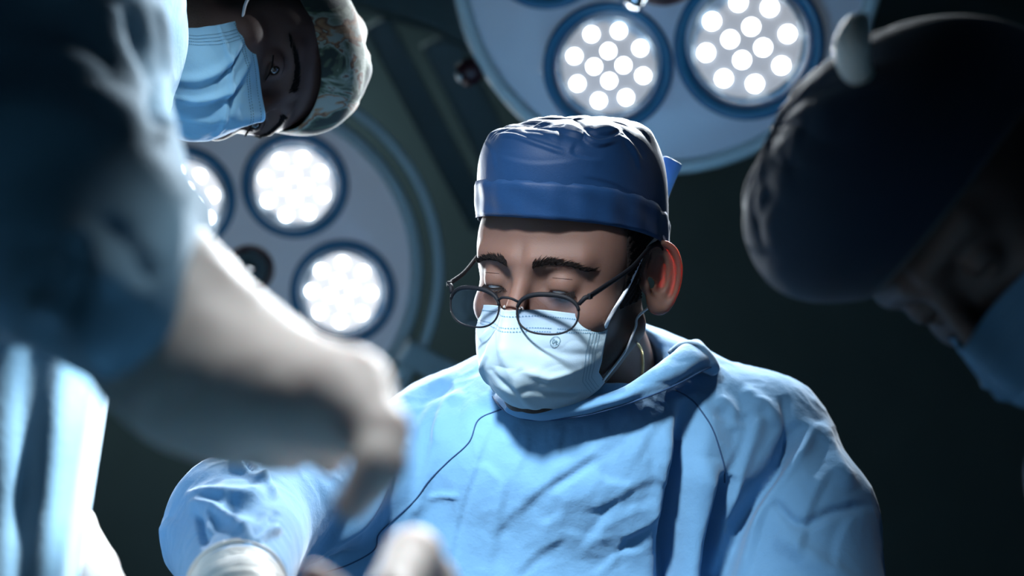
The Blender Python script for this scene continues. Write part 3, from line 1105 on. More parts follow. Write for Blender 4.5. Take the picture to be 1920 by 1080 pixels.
def lens_outline(s, n=48, k=1.0):
    """rounded lens outline, flatter on top"""
    pts = []
    for i in range(n):
        t = 2 * math.pi * i / n
        cx, sy = math.cos(t), math.sin(t)
        x = .0275 * math.copysign(abs(cx) ** .80, cx) * k
        z = (.0150 if sy > 0 else .0182) * math.copysign(abs(sy) ** .86, sy) * k
        X = s * (.0365 + x)
        y = -.1195 + ((abs(X) / .068) ** 2) * .010
        pts.append(Vector((X, y + (z * .20), -.0205 + z + .1 * 0)))
    return pts


b = MB()
for s in (-1, 1):
    o = lens_outline(s)
    b.tube(o, .0009, 8, closed=True)
    # heavier brow line
    top = [p for i, p in enumerate(o) if 1 <= i <= 23]
    b.tube(top, [.0009 + .0007 * math.sin(math.pi * i / 22) + (.0006 if True else 0) for i in range(23)], 8)
    # end piece
    e = Vector((s * .0635, -.1095, -.0125))
    b.tube([e, Vector((s * .067, -.1050, -.0075)), Vector((s * .0705, -.1025, -.0060))], [.0016, .0019, .0018], 8, flat=1.2)
b.tube(catmull([Vector((-.0098, -.1185, -.0130)), Vector((-.004, -.1215, -.0100)), Vector((.004, -.1215, -.0100)), Vector((.0098, -.1185, -.0130))], 6), .0012, 8)
link('frame', b.mesh('frame'), M_frame, glasses, HW)
for s in (-1, 1):
    o = lens_outline(s, 48, .985)
    c = sum(o, Vector()) / len(o)
    b = MB()
    rows = []
    for k in range(7):
        f_ = k / 6
        rows.append([c + (p - c) * f_ + Vector((0, -.0018 * (1 - f_ * f_), 0)) for p in o])
    vs = [rows[0][0]]; fs = []
    for k in range(1, 7): vs += rows[k]
    n = 48
    for i in range(n): fs.append((0, 1 + i, 1 + (i + 1) % n))
    for k in range(5):
        for i in range(n): fs.append((1 + k * n + i, 1 + (k + 1) * n + i, 1 + (k + 1) * n + (i + 1) % n, 1 + k * n + (i + 1) % n))
    b.add(vs, fs)
    link('lens', b.mesh('lens'), M_glass, glasses, HW)
    b = MB()
    b.tube(catmull([Vector((s * .0705, -.1030, -.0062)), Vector((s * .0725, -.075, -.001)), Vector((s * .0790, -.040, .009)), Vector((s * .0815, -.006, .0225)), Vector((s * .084, .012, .022)), Vector((s * .083, .028, .006))], 8), [.0026] * 41, 8, flat=.45, up=(1, 0, 0))
    link('temple_arm', b.mesh('temple_arm'), M_frame, glasses, HW)
    b = MB(); b.box((s * .0705, -.1020, -.0062), (.003, .005, .005), None, 0, .0008)
    link('hinge', b.mesh('hinge'), M_frame, glasses, HW)
    b = MB()
    b.lathe([(0, -.0012), (.0022, -.0010), (.003, 0), (.0022, .001), (0, .0012)], 16, M=Matrix.Translation((s * .0085, -.1110, -.0235)) @ Matrix.Rotation(R(s * 60), 4, 'Z') @ Matrix.Diagonal((1, 1, 1.7, 1)))
    pad = link('nose_pad', b.mesh('nose_pad'), M_silic, glasses, HW)
    b = MB(); b.tube(catmull([Vector((s * .0098, -.1155, -.018)), Vector((s * .0098, -.1135, -.020)), Vector((s * .0085, -.1118, -.0235))], 4), .0004, 5)
    link('pad_arm', b.mesh('pad_arm'), M_frame, pad, HW)

# necklace, a short visible run of chain on the neck
b = MB()
run2 = []
for p in catmull([Vector((x, y, 0)) for x, y in ((1194, 642), (1202, 655), (1205, 672), (1205, 692), (1203, 712))], 10):
    q = on_head(p.x, p.y, .0015)
    if q is not None: run2.append(q)
for i in range(0, len(run2) - 1, 1):
    t = (run2[i + 1] - run2[i])
    if t.length < 1e-6: continue
    L_ = t.length; t.normalize()
    a = t.orthogonal() if i % 2 else t.cross(t.orthogonal()); a.normalize()
    c = (run2[i] + run2[i + 1]) / 2
    pts = [c + t * math.cos(k) * L_ * .75 + a * math.sin(k) * .0012 for k in np.linspace(0, 2 * math.pi, 10, endpoint=False)]
    b.tube(pts, .00042, 5, closed=True)
nk = link('necklace', b.mesh('necklace'), M_gold, None, HW)
tag(nk, 'thin gold chain necklace on the neck of the surgeon at centre', 'necklace')


def crease_object(o, folds):
    n = len(o.data.vertices); a = np.empty(n * 3, np.float32); o.data.vertices.foreach_get('co', a); a = a.reshape(-1, 3).astype(float)
    nn = np.empty(n * 3, np.float32); o.data.vertices.foreach_get('normal', nn); nn = nn.reshape(-1, 3).astype(float)
    Mx = np.array(HM); va = a @ Mx[:3, :3].T + Mx[:3, 3]; vn = nn @ Mx[:3, :3].T
    vn *= np.sign(((va - np.array(HC)) * vn).sum(1))[:, None]
    va = va + vn * sculpt(va, vn, folds)[:, None]
    a = (va - Mx[:3, 3]) @ Mx[:3, :3]
    o.data.vertices.foreach_set('co', a.astype(np.float32).ravel()); o.data.update()


# ---- gown
def Vn(px, py, d): return tuple(V(px, py, d))


def f_gown(p):
    d = sell(p, Vn(1110, 1080, 1.43), (.205, .125, .26))
    d = smin(d, sell(p, Vn(872, 1190, 1.42), (.172, .105, .245)), .05)
    d = smin(d, scap(p, Vn(1110, 770, 1.42), Vn(850, 838, 1.43), .055, .056), .05)
    d = smin(d, scap(p, Vn(1130, 770, 1.42), Vn(1425, 832, 1.43), .062, .066), .05)
    d = smin(d, sell(p, Vn(1085, 860, 1.35), (.13, .07, .075)), .05)
    # wearer's left arm (viewer right)
    d = smin(d, schain(p, [Vn(1425, 838, 1.43), Vn(1500, 980, 1.38), Vn(1540, 1260, 1.30)], [.066, .070, .072], .02), .035)
    d = smin(d, schain(p, [Vn(1540, 1260, 1.30), Vn(1350, 1420, 1.1)], [.072, .05], .02), .03)
    # wearer's right arm (viewer left)
    arm = schain(p, [Vn(845, 845, 1.43), Vn(650, 905, 1.36), Vn(452, 985, 1.24)], [.060, .056, .058], .02)
    d = smin(d, arm, .025)
    d = smin(d, scap(p, Vn(445, 990, 1.24), Vn(446, 1125, 1.0), .062, .030), .02)
    # neck opening
    d = smax(d, -scap(p, Vn(1130, 700, 1.385), Vn(1125, 775, 1.40), .058, .05), .012)
    return d


gv, gq = surfnet(f_gown, V(230, 1500, 1.35) * 1 + Vector((-.02, -.55, 0)), V(1720, 560, 1.35) + Vector((.03, .32, 0)), .0027)
gv = relax(gv, gq, 2, .5)
gn = vnormals(gv, gq)


def sculpt(v, n, folds, front=0.15):
    """press seams and folds into the cloth; curves are drawn on the garment's front"""
    px = 960 + FPX * v[:, 0] / v[:, 1]; py = 540 - FPX * v[:, 2] / v[:, 1]
    P = np.stack([px, py], 1)
    dirv = v / np.linalg.norm(v, axis=1)[:, None]
    facing = np.clip(-(n * dirv).sum(1) / .25 + .3, 0, 1)
    D = np.zeros(len(v))
    for f in folds:
        pts, w, hgt = f[0], f[1], f[2]
        kind = f[3] if len(f) > 3 else 'ridge'
        if len(pts) > 2:
            pts = [(q.x, q.y) for q in catmull([Vector((a, c, 0)) for a, c in pts], 5)]
        d, s, a = dist_poly(P, pts)
        fade = np.clip(np.minimum(a, 1 - a) / .18, 0, 1) ** .7 * .999 + .001
        if 'o' in kind:   # open ended at the far end
            fade = np.clip(a / .18, 0, 1) ** .7
        g = np.exp(-(d / w) ** 2)
        if 'step' in kind:
            g = np.exp(-np.abs(d / w)) * s * (1 - np.exp(-(d / (w * .18)) ** 2))
        if 'pleat' in kind:
            g = np.exp(-(d / w) ** 2) - .8 * np.exp(-((d * s - w * 1.5) / w) ** 2)
        D += hgt * fade * g
    return D * facing


CAPF = [([(900, 256), (925, 246), (950, 240), (1010, 240), (1062, 238)], 8.3, 0.00132, 'step'), ([(925, 252), (960, 250), (1000, 262), (1060, 282)], 7.8, 0.00120, 'step'), ([(925, 259), (960, 258), (1000, 271), (1060, 292)], 9.1, -0.00096, 'step'),
        ([(1010, 236), (1065, 232), (1095, 246), (1125, 262), (1170, 246)], 9.1, 0.00204, 'step'), ([(1050, 246), (1090, 258), (1122, 274), (1160, 266)], 10.4, -0.00180, 'step'), ([(1100, 247), (1140, 250), (1165, 242)], 7.8, -0.00168, 'step'),
        ([(1080, 262), (1075, 290), (1130, 300)], 13.0, 0.00108, 'step'), ([(1160, 252), (1185, 268), (1205, 300)], 9.1, 0.00156, 'step'), ([(1170, 262), (1188, 288), (1200, 320)], 9.1, -0.00120, 'step'), ([(906, 262), (925, 285), (930, 320)], 10.4, 0.00072, 'step'),
        ([(930, 290), (1000, 305), (1080, 300)], 13.0, 0.00048, 'step'), ([(1090, 330), (1150, 345), (1220, 385)], 10.4, -0.00072, 'step'), ([(960, 228), (1010, 229), (1050, 224)], 7.8, -0.00120, 'step'), ([(1120, 232), (1150, 236), (1185, 262)], 9.1, 0.00150, 'step')]

GF = [
    # chest / arm groove, then the sleeve's long folds
    ([(1285, 745), (1296, 790), (1290, 850), (1277, 912), (1262, 1000), (1256, 1100)], 20, -.036, 'o'),
    ([(1245, 800), (1262, 860), (1250, 940), (1225, 1010)], 20, .005, 'ridge'),
    ([(1330, 860), (1322, 940), (1302, 1010), (1292, 1100)], 22, .011, 'o'),
    ([(1365, 890), (1350, 940), (1338, 1010), (1330, 1100)], 13, -.028, 'o'),
    ([(1420, 745), (1415, 800), (1395, 860), (1372, 930), (1362, 980)], 20, .009),
    ([(1500, 790), (1465, 860), (1420, 925), (1385, 990), (1352, 1100)], 16, -.032, 'o'),
    ([(1530, 790), (1500, 840), (1450, 900), (1410, 960), (1380, 1020), (1360, 1100)], 16, .010, 'o'),
    ([(1470, 740), (1478, 790), (1492, 850)], 9, -.006),
    ([(1536, 790), (1560, 850), (1600, 920)], 14, .006),
    ([(1450, 940), (1500, 985), (1560, 960), (1640, 945)], 10, -.006),
    ([(1455, 1000), (1540, 1060), (1600, 1100)], 20, .006, 'o'),
    ([(1340, 745), (1370, 765), (1375, 810)], 12, .004), ([(1390, 730), (1440, 760), (1455, 800)], 12, .004),
    ([(1340, 770), (1385, 790), (1440, 770)], 10, -.003),
    # chest creases
    ([(930, 780), (902, 850), (893, 880), (872, 935), (852, 1015), (840, 1100)], 12.0, 0.00128, 'stepo'),
    ([(905, 870), (880, 935), (862, 1015), (850, 1100)], 21.6, -0.00073, 'stepo'),
    ([(885, 875), (915, 872), (940, 905)], 16.8, 0.00110, 'step'),
    ([(1120, 850), (1070, 885), (1030, 910), (985, 945)], 21.6, 0.00200, 'step'),
    ([(1125, 866), (1075, 900), (1030, 930)], 21.6, -0.00146, 'step'),
    ([(1010, 935), (960, 970), (925, 1010)], 26.4, 0.00146, 'step'), ([(1045, 925), (1050, 960), (1010, 985)], 21.6, -0.00110, 'step'),
    ([(1245, 900), (1190, 915), (1140, 950), (1090, 960)], 28.8, 0.00182, 'step'), ([(1235, 940), (1180, 955), (1130, 985), (1080, 1040)], 26.4, -0.00182, 'step'),
    ([(1250, 960), (1200, 1000), (1160, 1010)], 24.0, 0.00182, 'step'), ([(1110, 1080), (1160, 1040), (1210, 1030)], 19.2, 0.00182, 'step'),
    ([(1050, 990), (1100, 1005), (1150, 1000)], 24.0, 0.00110, 'step'), ([(1000, 810), (985, 850), (970, 890)], 21.6, 0.00110, 'step'), ([(1020, 800), (1015, 850)], 16.8, -0.00073, 'step'),
    ([(975, 800), (965, 840)], 16.8, 0.00091, 'step'), ([(1260, 770), (1230, 800), (1190, 870)], 28.8, 0.00146, 'step'), ([(1200, 780), (1150, 830), (1090, 870)], 33.6, 0.00110, 'step'),
    ([(1225, 860), (1235, 900), (1262, 920)], 19.2, -0.00146, 'step'),
    ([(1060, 796), (1052, 830), (1046, 860)], 12, .0012, 'step'), ([(1100, 794), (1096, 822), (1080, 850)], 12, -.0012, 'step'), ([(1140, 786), (1132, 815)], 11, .0012, 'step'),
    ([(1180, 772), (1165, 800), (1150, 820)], 12, -.0012, 'step'), ([(1035, 798), (1030, 830)], 10, -.0010, 'step'), ([(1215, 762), (1200, 790)], 12, .0012, 'step'),
    ([(950, 900), (940, 960), (925, 1060)], 26, .0014, 'step'), ([(1120, 880), (1140, 900), (1190, 905)], 20, .0016, 'step'), ([(1060, 1010), (1010, 1040), (970, 1079)], 26, .0018, 'step'),
    ([(1170, 940), (1130, 975), (1120, 1020)], 20, -.0016, 'step'), ([(1215, 985), (1170, 1020), (1150, 1070)], 24, .0018, 'step'), ([(1400, 770), (1385, 830), (1350, 900)], 22, .0022, 'step'),
    ([(1440, 930), (1420, 1000), (1400, 1079)], 24, .0030, 'step'), ([(1560, 880), (1520, 960), (1500, 1060)], 26, .0028, 'step'), ([(1600, 960), (1570, 1010), (1560, 1079)], 24, -.0026, 'step'),
    # viewer-left shoulder and chest
    ([(870, 735), (835, 760), (815, 830)], 10, .004), ([(850, 722), (800, 740), (770, 790), (760, 830)], 14, -.006),
    ([(845, 760), (820, 830), (800, 900), (770, 990)], 12, .004), ([(800, 935), (830, 930), (862, 932)], 5, .003),
    ([(745, 840), (700, 950), (650, 1010), (560, 1090)], 10, .008, 'o'),
    ([(780, 960), (770, 1020)], 7, -.003),
    ([(700, 790), (700, 900), (640, 1000), (590, 1080)], 22, -.010, 'o'),
    # sleeve of the viewer-left arm
    ([(438, 855), (455, 880), (485, 905), (500, 915)], 8, .007), ([(475, 868), (480, 895), (497, 912), (515, 940)], 7, .006),
    ([(455, 862), (470, 890), (490, 905)], 5, -.006),
    ([(345, 935), (400, 928), (470, 930), (498, 918)], 12, .008), ([(420, 945), (470, 955), (500, 975)], 16, -.006),
    ([(350, 950), (400, 955), (440, 985), (478, 1020)], 10, .008), ([(372, 960), (378, 1000), (386, 1022)], 6, -.007), ([(390, 960), (395, 1005)], 8, .004),
    ([(478, 1022), (500, 1003), (528, 995)], 6, .006), ([(470, 1010), (500, 985), (520, 960)], 8, -.005),
    ([(318, 970), (312, 1020), (325, 1080)], 12, .006, 'o'),
]
D = sculpt(gv, gn, GF)
crease_object(cap, CAPF)
px_ = 960 + FPX * gv[:, 0] / gv[:, 1]
soft = vnoise(gv * 11 + 4, 11) * .0022 - (np.abs(vnoise(gv * np.array([55, 55, 38]) + vnoise(gv * 20, 77)[:, None] * .8, 18)) ** .55 - .5) * .0011 + (np.abs(vnoise(gv * np.array([30, 30, 22]) + 2, 12)) ** .8 - .4) * .0012 + vnoise(gv * 60, 13) * .0004
gv2 = gv + gn * (D + soft)[:, None]
gown = link('gown', mesh_np('gown', gv2, gq), M_gown, surgeon, W)
gbvh = BVHTree.FromPolygons([tuple(x) for x in gv2], [tuple(x) for x in gq.tolist()])


def on_gown(px, py, off=.0004, bvh=None):
    d = V(px, py, 1).normalized()
    hit = (bvh or gbvh).ray_cast(Vector((0, 0, 0)), d)
    if hit[0] is None: return None
    return hit[0] + hit[1].normalized() * (off if hit[1].dot(d) < 0 else -off)


def seam(pts, r=.0009):
    pl = catmull([Vector((a, c, 0)) for a, c in pts], 10)
    w = [on_gown(q.x, q.y) for q in pl]
    w = [q for q in w if q is not None]
    b = MB(); b.tube(w, r, 6)
    link('seam', b.mesh('seam'), M_gown_dark, gown, W)


seam([(942, 767), (898, 787), (880, 829), (840, 866), (804, 902), (778, 938), (731, 980), (709, 1003), (702, 1030), (660, 1056), (600, 1078)], .0007)
seam([(1266, 732), (1290, 745), (1309, 763), (1335, 803), (1351, 850), (1358, 880), (1359, 905)], .0008)

# collar: folded standing band around the neck
lowp = [(1010, 788, 1.262), (1100, 778, 1.262), (1190, 752, 1.272), (1262, 724, 1.300), (1328, 690, 1.345), (1345, 690, 1.43), (1270, 690, 1.50), (1130, 690, 1.52), (1000, 700, 1.48), (925, 722, 1.40), (925, 745, 1.325), (955, 775, 1.275)]
midp = [(1010, 776, 1.256), (1100, 762, 1.256), (1180, 738, 1.266), (1245, 706, 1.290), (1318, 668, 1.335), (1330, 660, 1.42), (1260, 655, 1.49), (1130, 660, 1.50), (1010, 680, 1.47), (940, 712, 1.40), (935, 735, 1.325), (960, 762, 1.270)]
topp = [(1010, 766, 1.262), (1100, 748, 1.266), (1165, 728, 1.278), (1225, 690, 1.300), (1287, 642, 1.345), (1302, 640, 1.40), (1240, 648, 1.47), (1130, 660, 1.48), (1020, 680, 1.45), (950, 712, 1.39), (945, 732, 1.330), (965, 755, 1.275)]
inp = [(1020, 775, 1.285), (1100, 760, 1.29), (1165, 742, 1.30), (1220, 710, 1.32), (1270, 675, 1.365), (1285, 668, 1.40), (1235, 670, 1.45), (1130, 680, 1.46), (1030, 695, 1.43), (965, 722, 1.38), (960, 740, 1.34), (975, 762, 1.295)]
rings = [catmull([V(*p) for p in ring], 10, True) for ring in (lowp, midp, topp, inp)]
rows = []
for i in range(len(rings[0])):
    row = catmull([rings[0][i], rings[1][i], rings[2][i], rings[3][i]], 8)
    rows.append(row)
cpts = np.array([[tuple(p) for p in r] for r in rows])
sh = cpts.shape; fl = cpts.reshape(-1, 3)
cen = fl.mean(0); out = fl - cen; out[:, 2] *= .2; out /= np.linalg.norm(out, axis=1)[:, None]
fl = fl + out * (vnoise(fl * np.array([40, 40, 80]), 21) * .0022 + (np.abs(vnoise(fl * np.array([30, 30, 110]), 22)) ** .7 - .4) * .0025)[:, None]
b = MB(); b.grid([[Vector(p) for p in r] for r in fl.reshape(sh)], closed_u=True)
collar = link('collar', b.mesh('collar'), M_gown, gown, W)
mod(collar, 'SOLIDIFY', thickness=.0016, offset=0); mod(collar, 'SUBSURF', levels=1, render_levels=2)
# curled end of the collar at the back
b = MB()
rows = []
for i, (a, c, dd, r_) in enumerate([(1262, 676, 1.345, .010), (1285, 662, 1.345, .012), (1305, 664, 1.35, .012), (1325, 680, 1.36, .010), (1338, 692, 1.37, .007)]):
    rows.append((V(a, c, dd), r_))
pl = catmull([p for p, r in rows], 5)
rr = list(np.interp(np.linspace(0, 4, len(pl)), range(5), [r for p, r in rows]))
b.tube(pl, rr, 18)
link('collar_fold', b.mesh('collar_fold'), M_gown, collar, W)
b = MB()
ring = rings[0]
b.tube([p + Vector((0, -.001, 0)) for p in ring], .0010, 6, closed=True)
link('collar_stitching', b.mesh('collar_stitching'), M_gown_dark, collar, W)


# ---- lower body shared builder
def lower_body(root, topw, r0, m_cloth, m_trouser, toes=(0, -1)):
    b = MB()
    t = Vector(topw)
    rows = []
    n = 72; m = 16
    for i in range(n):
        th = 2 * math.pi * i / n
        row = []
        for k in range(m):
            f_ = k / (m - 1)
            z = t.z * (1 - f_) + .38 * f_
            r_ = r0 * (1 + .25 * f_) + .012 * f_ * math.sin(th * 9 + 1.3 * math.sin(th * 2))
            row.append(Vector((t.x * (1 - f_) + WM[root.name].translation.x * f_ + r_ * math.cos(th), t.y * (1 - f_) + WM[root.name].translation.y * f_ + .72 * r_ * math.sin(th), z)))
        rows.append(row)
    b.grid(rows, closed_u=True)
    link('gown_skirt', b.mesh('gown_skirt'), m_cloth, root)
    for s in (-1, 1):
        base = WM[root.name].translation + Vector((s * .11, 0, 0))
        b = MB(); b.tube([base + Vector((0, 0, .5)), base + Vector((0, 0, .25)), base + Vector((0, 0, .06))], [.085, .075, .065], 20)
        link('trouser_leg', b.mesh('trouser_leg'), m_trouser, root)
        d = Vector((toes[0], toes[1], 0)).normalized()
        b = MB(); b.tube(catmull([base - d * .06 + Vector((0, 0, .045)), base + Vector((0, 0, .05)), base + d * .10 + Vector((0, 0, .042)), base + d * .19 + Vector((0, 0, .03))], 5), [.040, .043, .045, .046, .047, .048, .048, .048, .047, .046, .044, .041, .037, .032, .026, .018], 16, flat=1.0)
        me = b.mesh('shoe')
        for v in me.vertices: v.co.z = max(v.co.z, 0.0)
        link('shoe', me, M_shoe, root)


lower_body(surgeon, Wv(1110, 1230, 1.43), .21, M_gown, M_gownB)


# ------------------------------------------------------------------ gloved hands
def glove_obj(name, root, f, lo, hi, h, m, post=None):
    v, q = surfnet(f, lo, hi, h)
    v = relax(v, q, 1, .4)
    if post is not None:
        n = vnormals(v, q); v = v + n * post(v, n)[:, None]
    return link(name, mesh_np(name, v, q), m, root, W)


def hand_sdf(p, wrist, palm, fingers, kp=.02, kf=.007):
    d = schain(p, wrist[0], wrist[1], .015)
    for a, b_, ra, rb in palm:
        d = smin(d, scap(p, a, b_, ra, rb), kp)
    for pts, rad in fingers:
        d = smin(d, schain(p, pts, rad, .003), kf)
    return d


# surgeon's right hand: the cuff rises over the sleeve at the bottom edge
SG = dict(wrist=([Vn(443, 1104, 1.035), Vn(452, 1150, .96), Vn(470, 1230, .90)], [.0350, .0320, .029]),
          palm=[(Vn(470, 1200, .90), Vn(440, 1330, .84), .024, .020), (Vn(470, 1200, .90), Vn(540, 1330, .84), .024, .020)],
          fingers=[([Vn(430, 1330, .84), Vn(440, 1440, .80), Vn(480, 1490, .78)], [.010, .009, .0075]), ([Vn(470, 1340, .83), Vn(490, 1460, .79), Vn(530, 1510, .77)], [.010, .009, .0075]),
                   ([Vn(510, 1340, .84), Vn(540, 1450, .80), Vn(575, 1500, .78)], [.010, .009, .0075]), ([Vn(550, 1330, .85), Vn(590, 1420, .82), Vn(620, 1460, .80)], [.009, .008, .007]),
                   ([Vn(420, 1240, .88), Vn(360, 1310, .83), Vn(370, 1400, .79)], [.012, .010, .008])])


def cuff_post(v, n):
    c = np.array(V(450, 1130, .96)); ax = np.array(V(455, 1130, .95) - V(445, 1068, 1.035)); ax = ax / np.linalg.norm(ax)
    s = (v - c) @ ax
    return .0012 * np.sin(s * 520 + vnoise(v * 30, 5) * 2.2) * np.clip((.03 - s) / .04, 0, 1) + .0006 * vnoise(v * 120, 6)


glove_obj('glove', surgeon, lambda p: hand_sdf(p, **SG), V(380, 1600, .95) + Vector((-.12, -.28, -.02)), V(560, 980, .95) + Vector((.08, .15, .03)), .002, M_latexC, cuff_post)
b = MB()
# rolled bead at the open end of the cuff
ax = (V(452, 1120, .96) - V(445, 1068, 1.035)).normalized(); c0 = V(443, 1104, 1.035) + ax * .002
u_ = ax.orthogonal().normalized(); w_ = ax.cross(u_)
for k, (off, rr_) in enumerate(((0, .0362), (.0045, .0362))):
    b.tube([c0 + ax * off + (u_ * math.cos(t) + w_ * math.sin(t)) * rr_ for t in np.linspace(0, 2 * math.pi, 48, endpoint=False)], .0012, 8, closed=True)
link('cuff_bead', b.mesh('cuff_bead'), M_latexC, surgeon, W)

# surgeon's left gloved hand reaching toward the camera, its top knuckle in view at the bottom edge
SG2 = dict(wrist=([Vn(1350, 1420, 1.1), Vn(1150, 1400, .9), Vn(960, 1320, .76)], [.048, .038, .028]),
           palm=[(Vn(960, 1320, .76), Vn(800, 1210, .68), .026, .020), (Vn(960, 1330, .76), Vn(790, 1300, .68), .026, .020)],
           fingers=[([Vn(820, 1170, .68), Vn(775, 1045, .62), Vn(728, 1130, .58), Vn(750, 1200, .57)], [.0150, .0125, .0105, .0085]),
                    ([Vn(840, 1210, .69), Vn(812, 1100, .64), Vn(780, 1170, .60)], [.0115, .0105, .009]),
                    ([Vn(800, 1280, .68), Vn(720, 1230, .62), Vn(700, 1290, .60)], [.011, .010, .009]),
                    ([Vn(800, 1340, .68), Vn(720, 1330, .63), Vn(700, 1380, .61)], [.010, .009, .008]),
                    ([Vn(880, 1240, .72), Vn(700, 1180, .66), Vn(590, 1092, .62)], [.013, .011, .0085])])
glove_obj('glove', surgeon, lambda p: hand_sdf(p, **SG2), V(560, 1480, .65) + Vector((-.03, -.12, -.08)), V(1420, 1000, 1.0) + Vector((.08, .2, .06)), .002, M_latex)

# =================================================================== ASSISTANT, upper left
def head_frame(C, up, face):
    up = Vector(up).normalized(); f_ = Vector(face); f_ = (f_ - up * f_.dot(up)).normalized()
    Y = -f_; X = Y.cross(up)
    M = Matrix((X, Y, up)).transposed().to_4x4()
    return Matrix.Translation(C) @ M


AC = V(436, 84, 1.42)
aa = R(46)
AM = head_frame(AC, (.74, .60, .07), (.3, -math.sin(aa), -math.cos(aa)))
AMi = AM.inverted(); AW = W @ AM
aroot = Wv(-250, 540, 1.15); aroot.z = 0
assist = thing('person', 'assistant bending in from the upper left in printed cap and blue mask, gloved hand out', 'person', aroot)
neckA = ([Vector((0, .022, -.03)), AMi @ V(260, 30, 1.36), AMi @ V(120, 60, 1.34)], [.052, .054, .075])
ame, av_, aq_ = head_mesh('body', neckA, .0017)
link('body', ame, M_skinA, assist, AW)
abvh = BVHTree.FromPolygons([tuple(x) for x in av_], [tuple(x) for x in aq_.tolist()])
for sx in (-1, 1):
    link('eyebrow', brow_mesh('eyebrow', abvh, sx, 13 + sx), M_hair, assist, AW)
    link('eyelashes', lash_mesh('eyelashes', sx, abvh), M_hair, assist, AW)
    b = MB()
    b.lathe([(0, -.0026), (.0025, -.0022), (.0050, -.0008), (.0055, .0)], 20, M=Matrix.Translation((sx * .0325, -.0900, -.005)))
    link('eye', b.mesh('eye'), M_iris, assist, AW)
me, ACP = cap_mesh('surgical_cap', e=2.6, top=.134, puff=.006, seed=15, wr=.0040, bottom=(.022, .030, -.0020), rx=.084, ry=.107, cy=.012)
acap = link('surgical_cap', me, M_print_cap, assist, AW)
mod(acap, 'SOLIDIFY', thickness=.0012, offset=-1); mod(acap, 'SUBSURF', levels=1, render_levels=1)
A_CR = [([(-.95, .45), (-.5, .38), (-.1, .5), (.4, .42)], .03, .0035), ([(-.8, .15), (-.55, .5), (-.35, .95)], .04, .0045), ([(-.55, .12), (-.35, .4), (-.15, .9)], .03, .0045),
        ([(-.68, .2), (-.45, .55)], .03, -.004), ([(-.2, .3), (.0, .6), (.1, .95)], .05, .004), ([(-.35, .2), (-.2, .6)], .03, -.003)]
mkA, msA = mask_build('face_mask', assist, AW, M_maskA, 8, False, A_CR)
for s in (-1, 1):
    b = MB()
    p0, _, _, _ = msA(s * .965, .05, .001)
    b.tube(catmull([p0, Vector((s * .075, -.035, -.022)), Vector((s * .083, -.005, .012)), Vector((s * .087, .022, .024))], 8), .0012, 8, flat=1.5)
    link('ear_loop', b.mesh('ear_loop'), M_loop, mkA, AW)


def f_gownA(p):
    d = sell(p, Vn(70, 20, 1.18), (.122, .14, .165))
    d = smin(d, sell(p, Vn(-330, 200, 1.2), (.20, .15, .30)), .08)
    # near arm: shoulder, elbow, forearm
    arm = schain(p, [Vn(0, -160, .92), Vn(35, 120, .82), Vn(60, 360, .74)], [.105, .080, .074], .02)
    d = smin(d, arm, .03)
    d = smin(d, scap(p, Vn(60, 370, .74), Vn(318, 575, .66), .074, .047), .02)
    return d


av2, aq2 = surfnet(f_gownA, V(-500, 900, 1.0) + Vector((-.14, -.42, -.1)), V(330, -200, 1.0) + Vector((.08, .5, .12)), .004)
av2 = relax(av2, aq2, 2, .5); an2 = vnormals(av2, aq2)
DA = sculpt(av2, an2, [([(240, 0), (255, 80), (290, 160), (295, 240)], 14, -.006), ([(290, 0), (310, 90), (325, 170)], 12, .005), ([(285, 140), (320, 200), (310, 280)], 10, .004),
                       ([(130, 420), (200, 470), (230, 560)], 24, .008), ([(180, 400), (240, 460), (280, 540)], 18, -.008), ([(60, 560), (150, 600), (210, 680)], 22, .006)])
av2 = av2 + an2 * (DA + vnoise(av2 * 14, 31) * .005 + (np.abs(vnoise(av2 * 24, 32)) ** .8 - .4) * .004)[:, None]
gownA = link('gown', mesh_np('gown', av2, aq2), M_gownA, assist, W)

# hanging front of the gown, bottom left
b = MB(); rows = []
nu, nv = 90, 60
for i in range(nu):
    u = i / (nu - 1); row = []
    for k in range(nv):
        v = k / (nv - 1)
        xr = 208 - 100 * v; xl = -420
        px = xl + (xr - xl) * u; py = 490 + 830 * v - 40 * (1 - u) + 165 * u * (1 - v)
        fold = .009 * math.sin(u * 19 + v * 1.2) + .008 * math.sin(u * 41 - v * 3 + 1) + .006 * math.sin(v * 14 + u * 9)
        d = .92 + .15 * (1 - u) ** 1.2 + fold * (.5 + .5 * v) + .05 * max(0, u - .94) / .06
        row.append(V(px, py, d))
    rows.append(row)
b.grid(rows)
gp = link('gown_front_panel', b.mesh('gown_front_panel'), M_gownA, assist, W)
mod(gp, 'SOLIDIFY', thickness=.003)

# gloved hand, bent at the knuckles, fingers pointing down
AG = dict(wrist=([Vn(250, 520, .68), Vn(325, 620, .66), Vn(440, 715, .64)], [.0400, .0390, .0305]),
          palm=[(Vn(440, 712, .64), Vn(640, 748, .60), .0305, .0225), (Vn(440, 710, .655), Vn(610, 775, .64), .032, .020), (Vn(350, 700, .65), Vn(480, 775, .64), .030, .016)],
          fingers=[([Vn(640, 738, .595), Vn(716, 812, .575), Vn(712, 868, .565), Vn(655, 948, .56)], [.0200, .0120, .0112, .0068]),
                   ([Vn(630, 760, .625), Vn(705, 830, .62), Vn(700, 890, .61), Vn(662, 950, .60)], [.0190, .0115, .0100, .0075]),
                   ([Vn(600, 780, .65), Vn(634, 825, .645), Vn(618, 870, .64)], [.0140, .0085, .0065]),
                   ([Vn(490, 780, .64), Vn(540, 838, .64), Vn(508, 858, .63)], [.0140, .0090, .0068]),
                   ([Vn(430, 745, .675), Vn(478, 825, .670), Vn(548, 858, .665)], [.0160, .0105, .0075])])
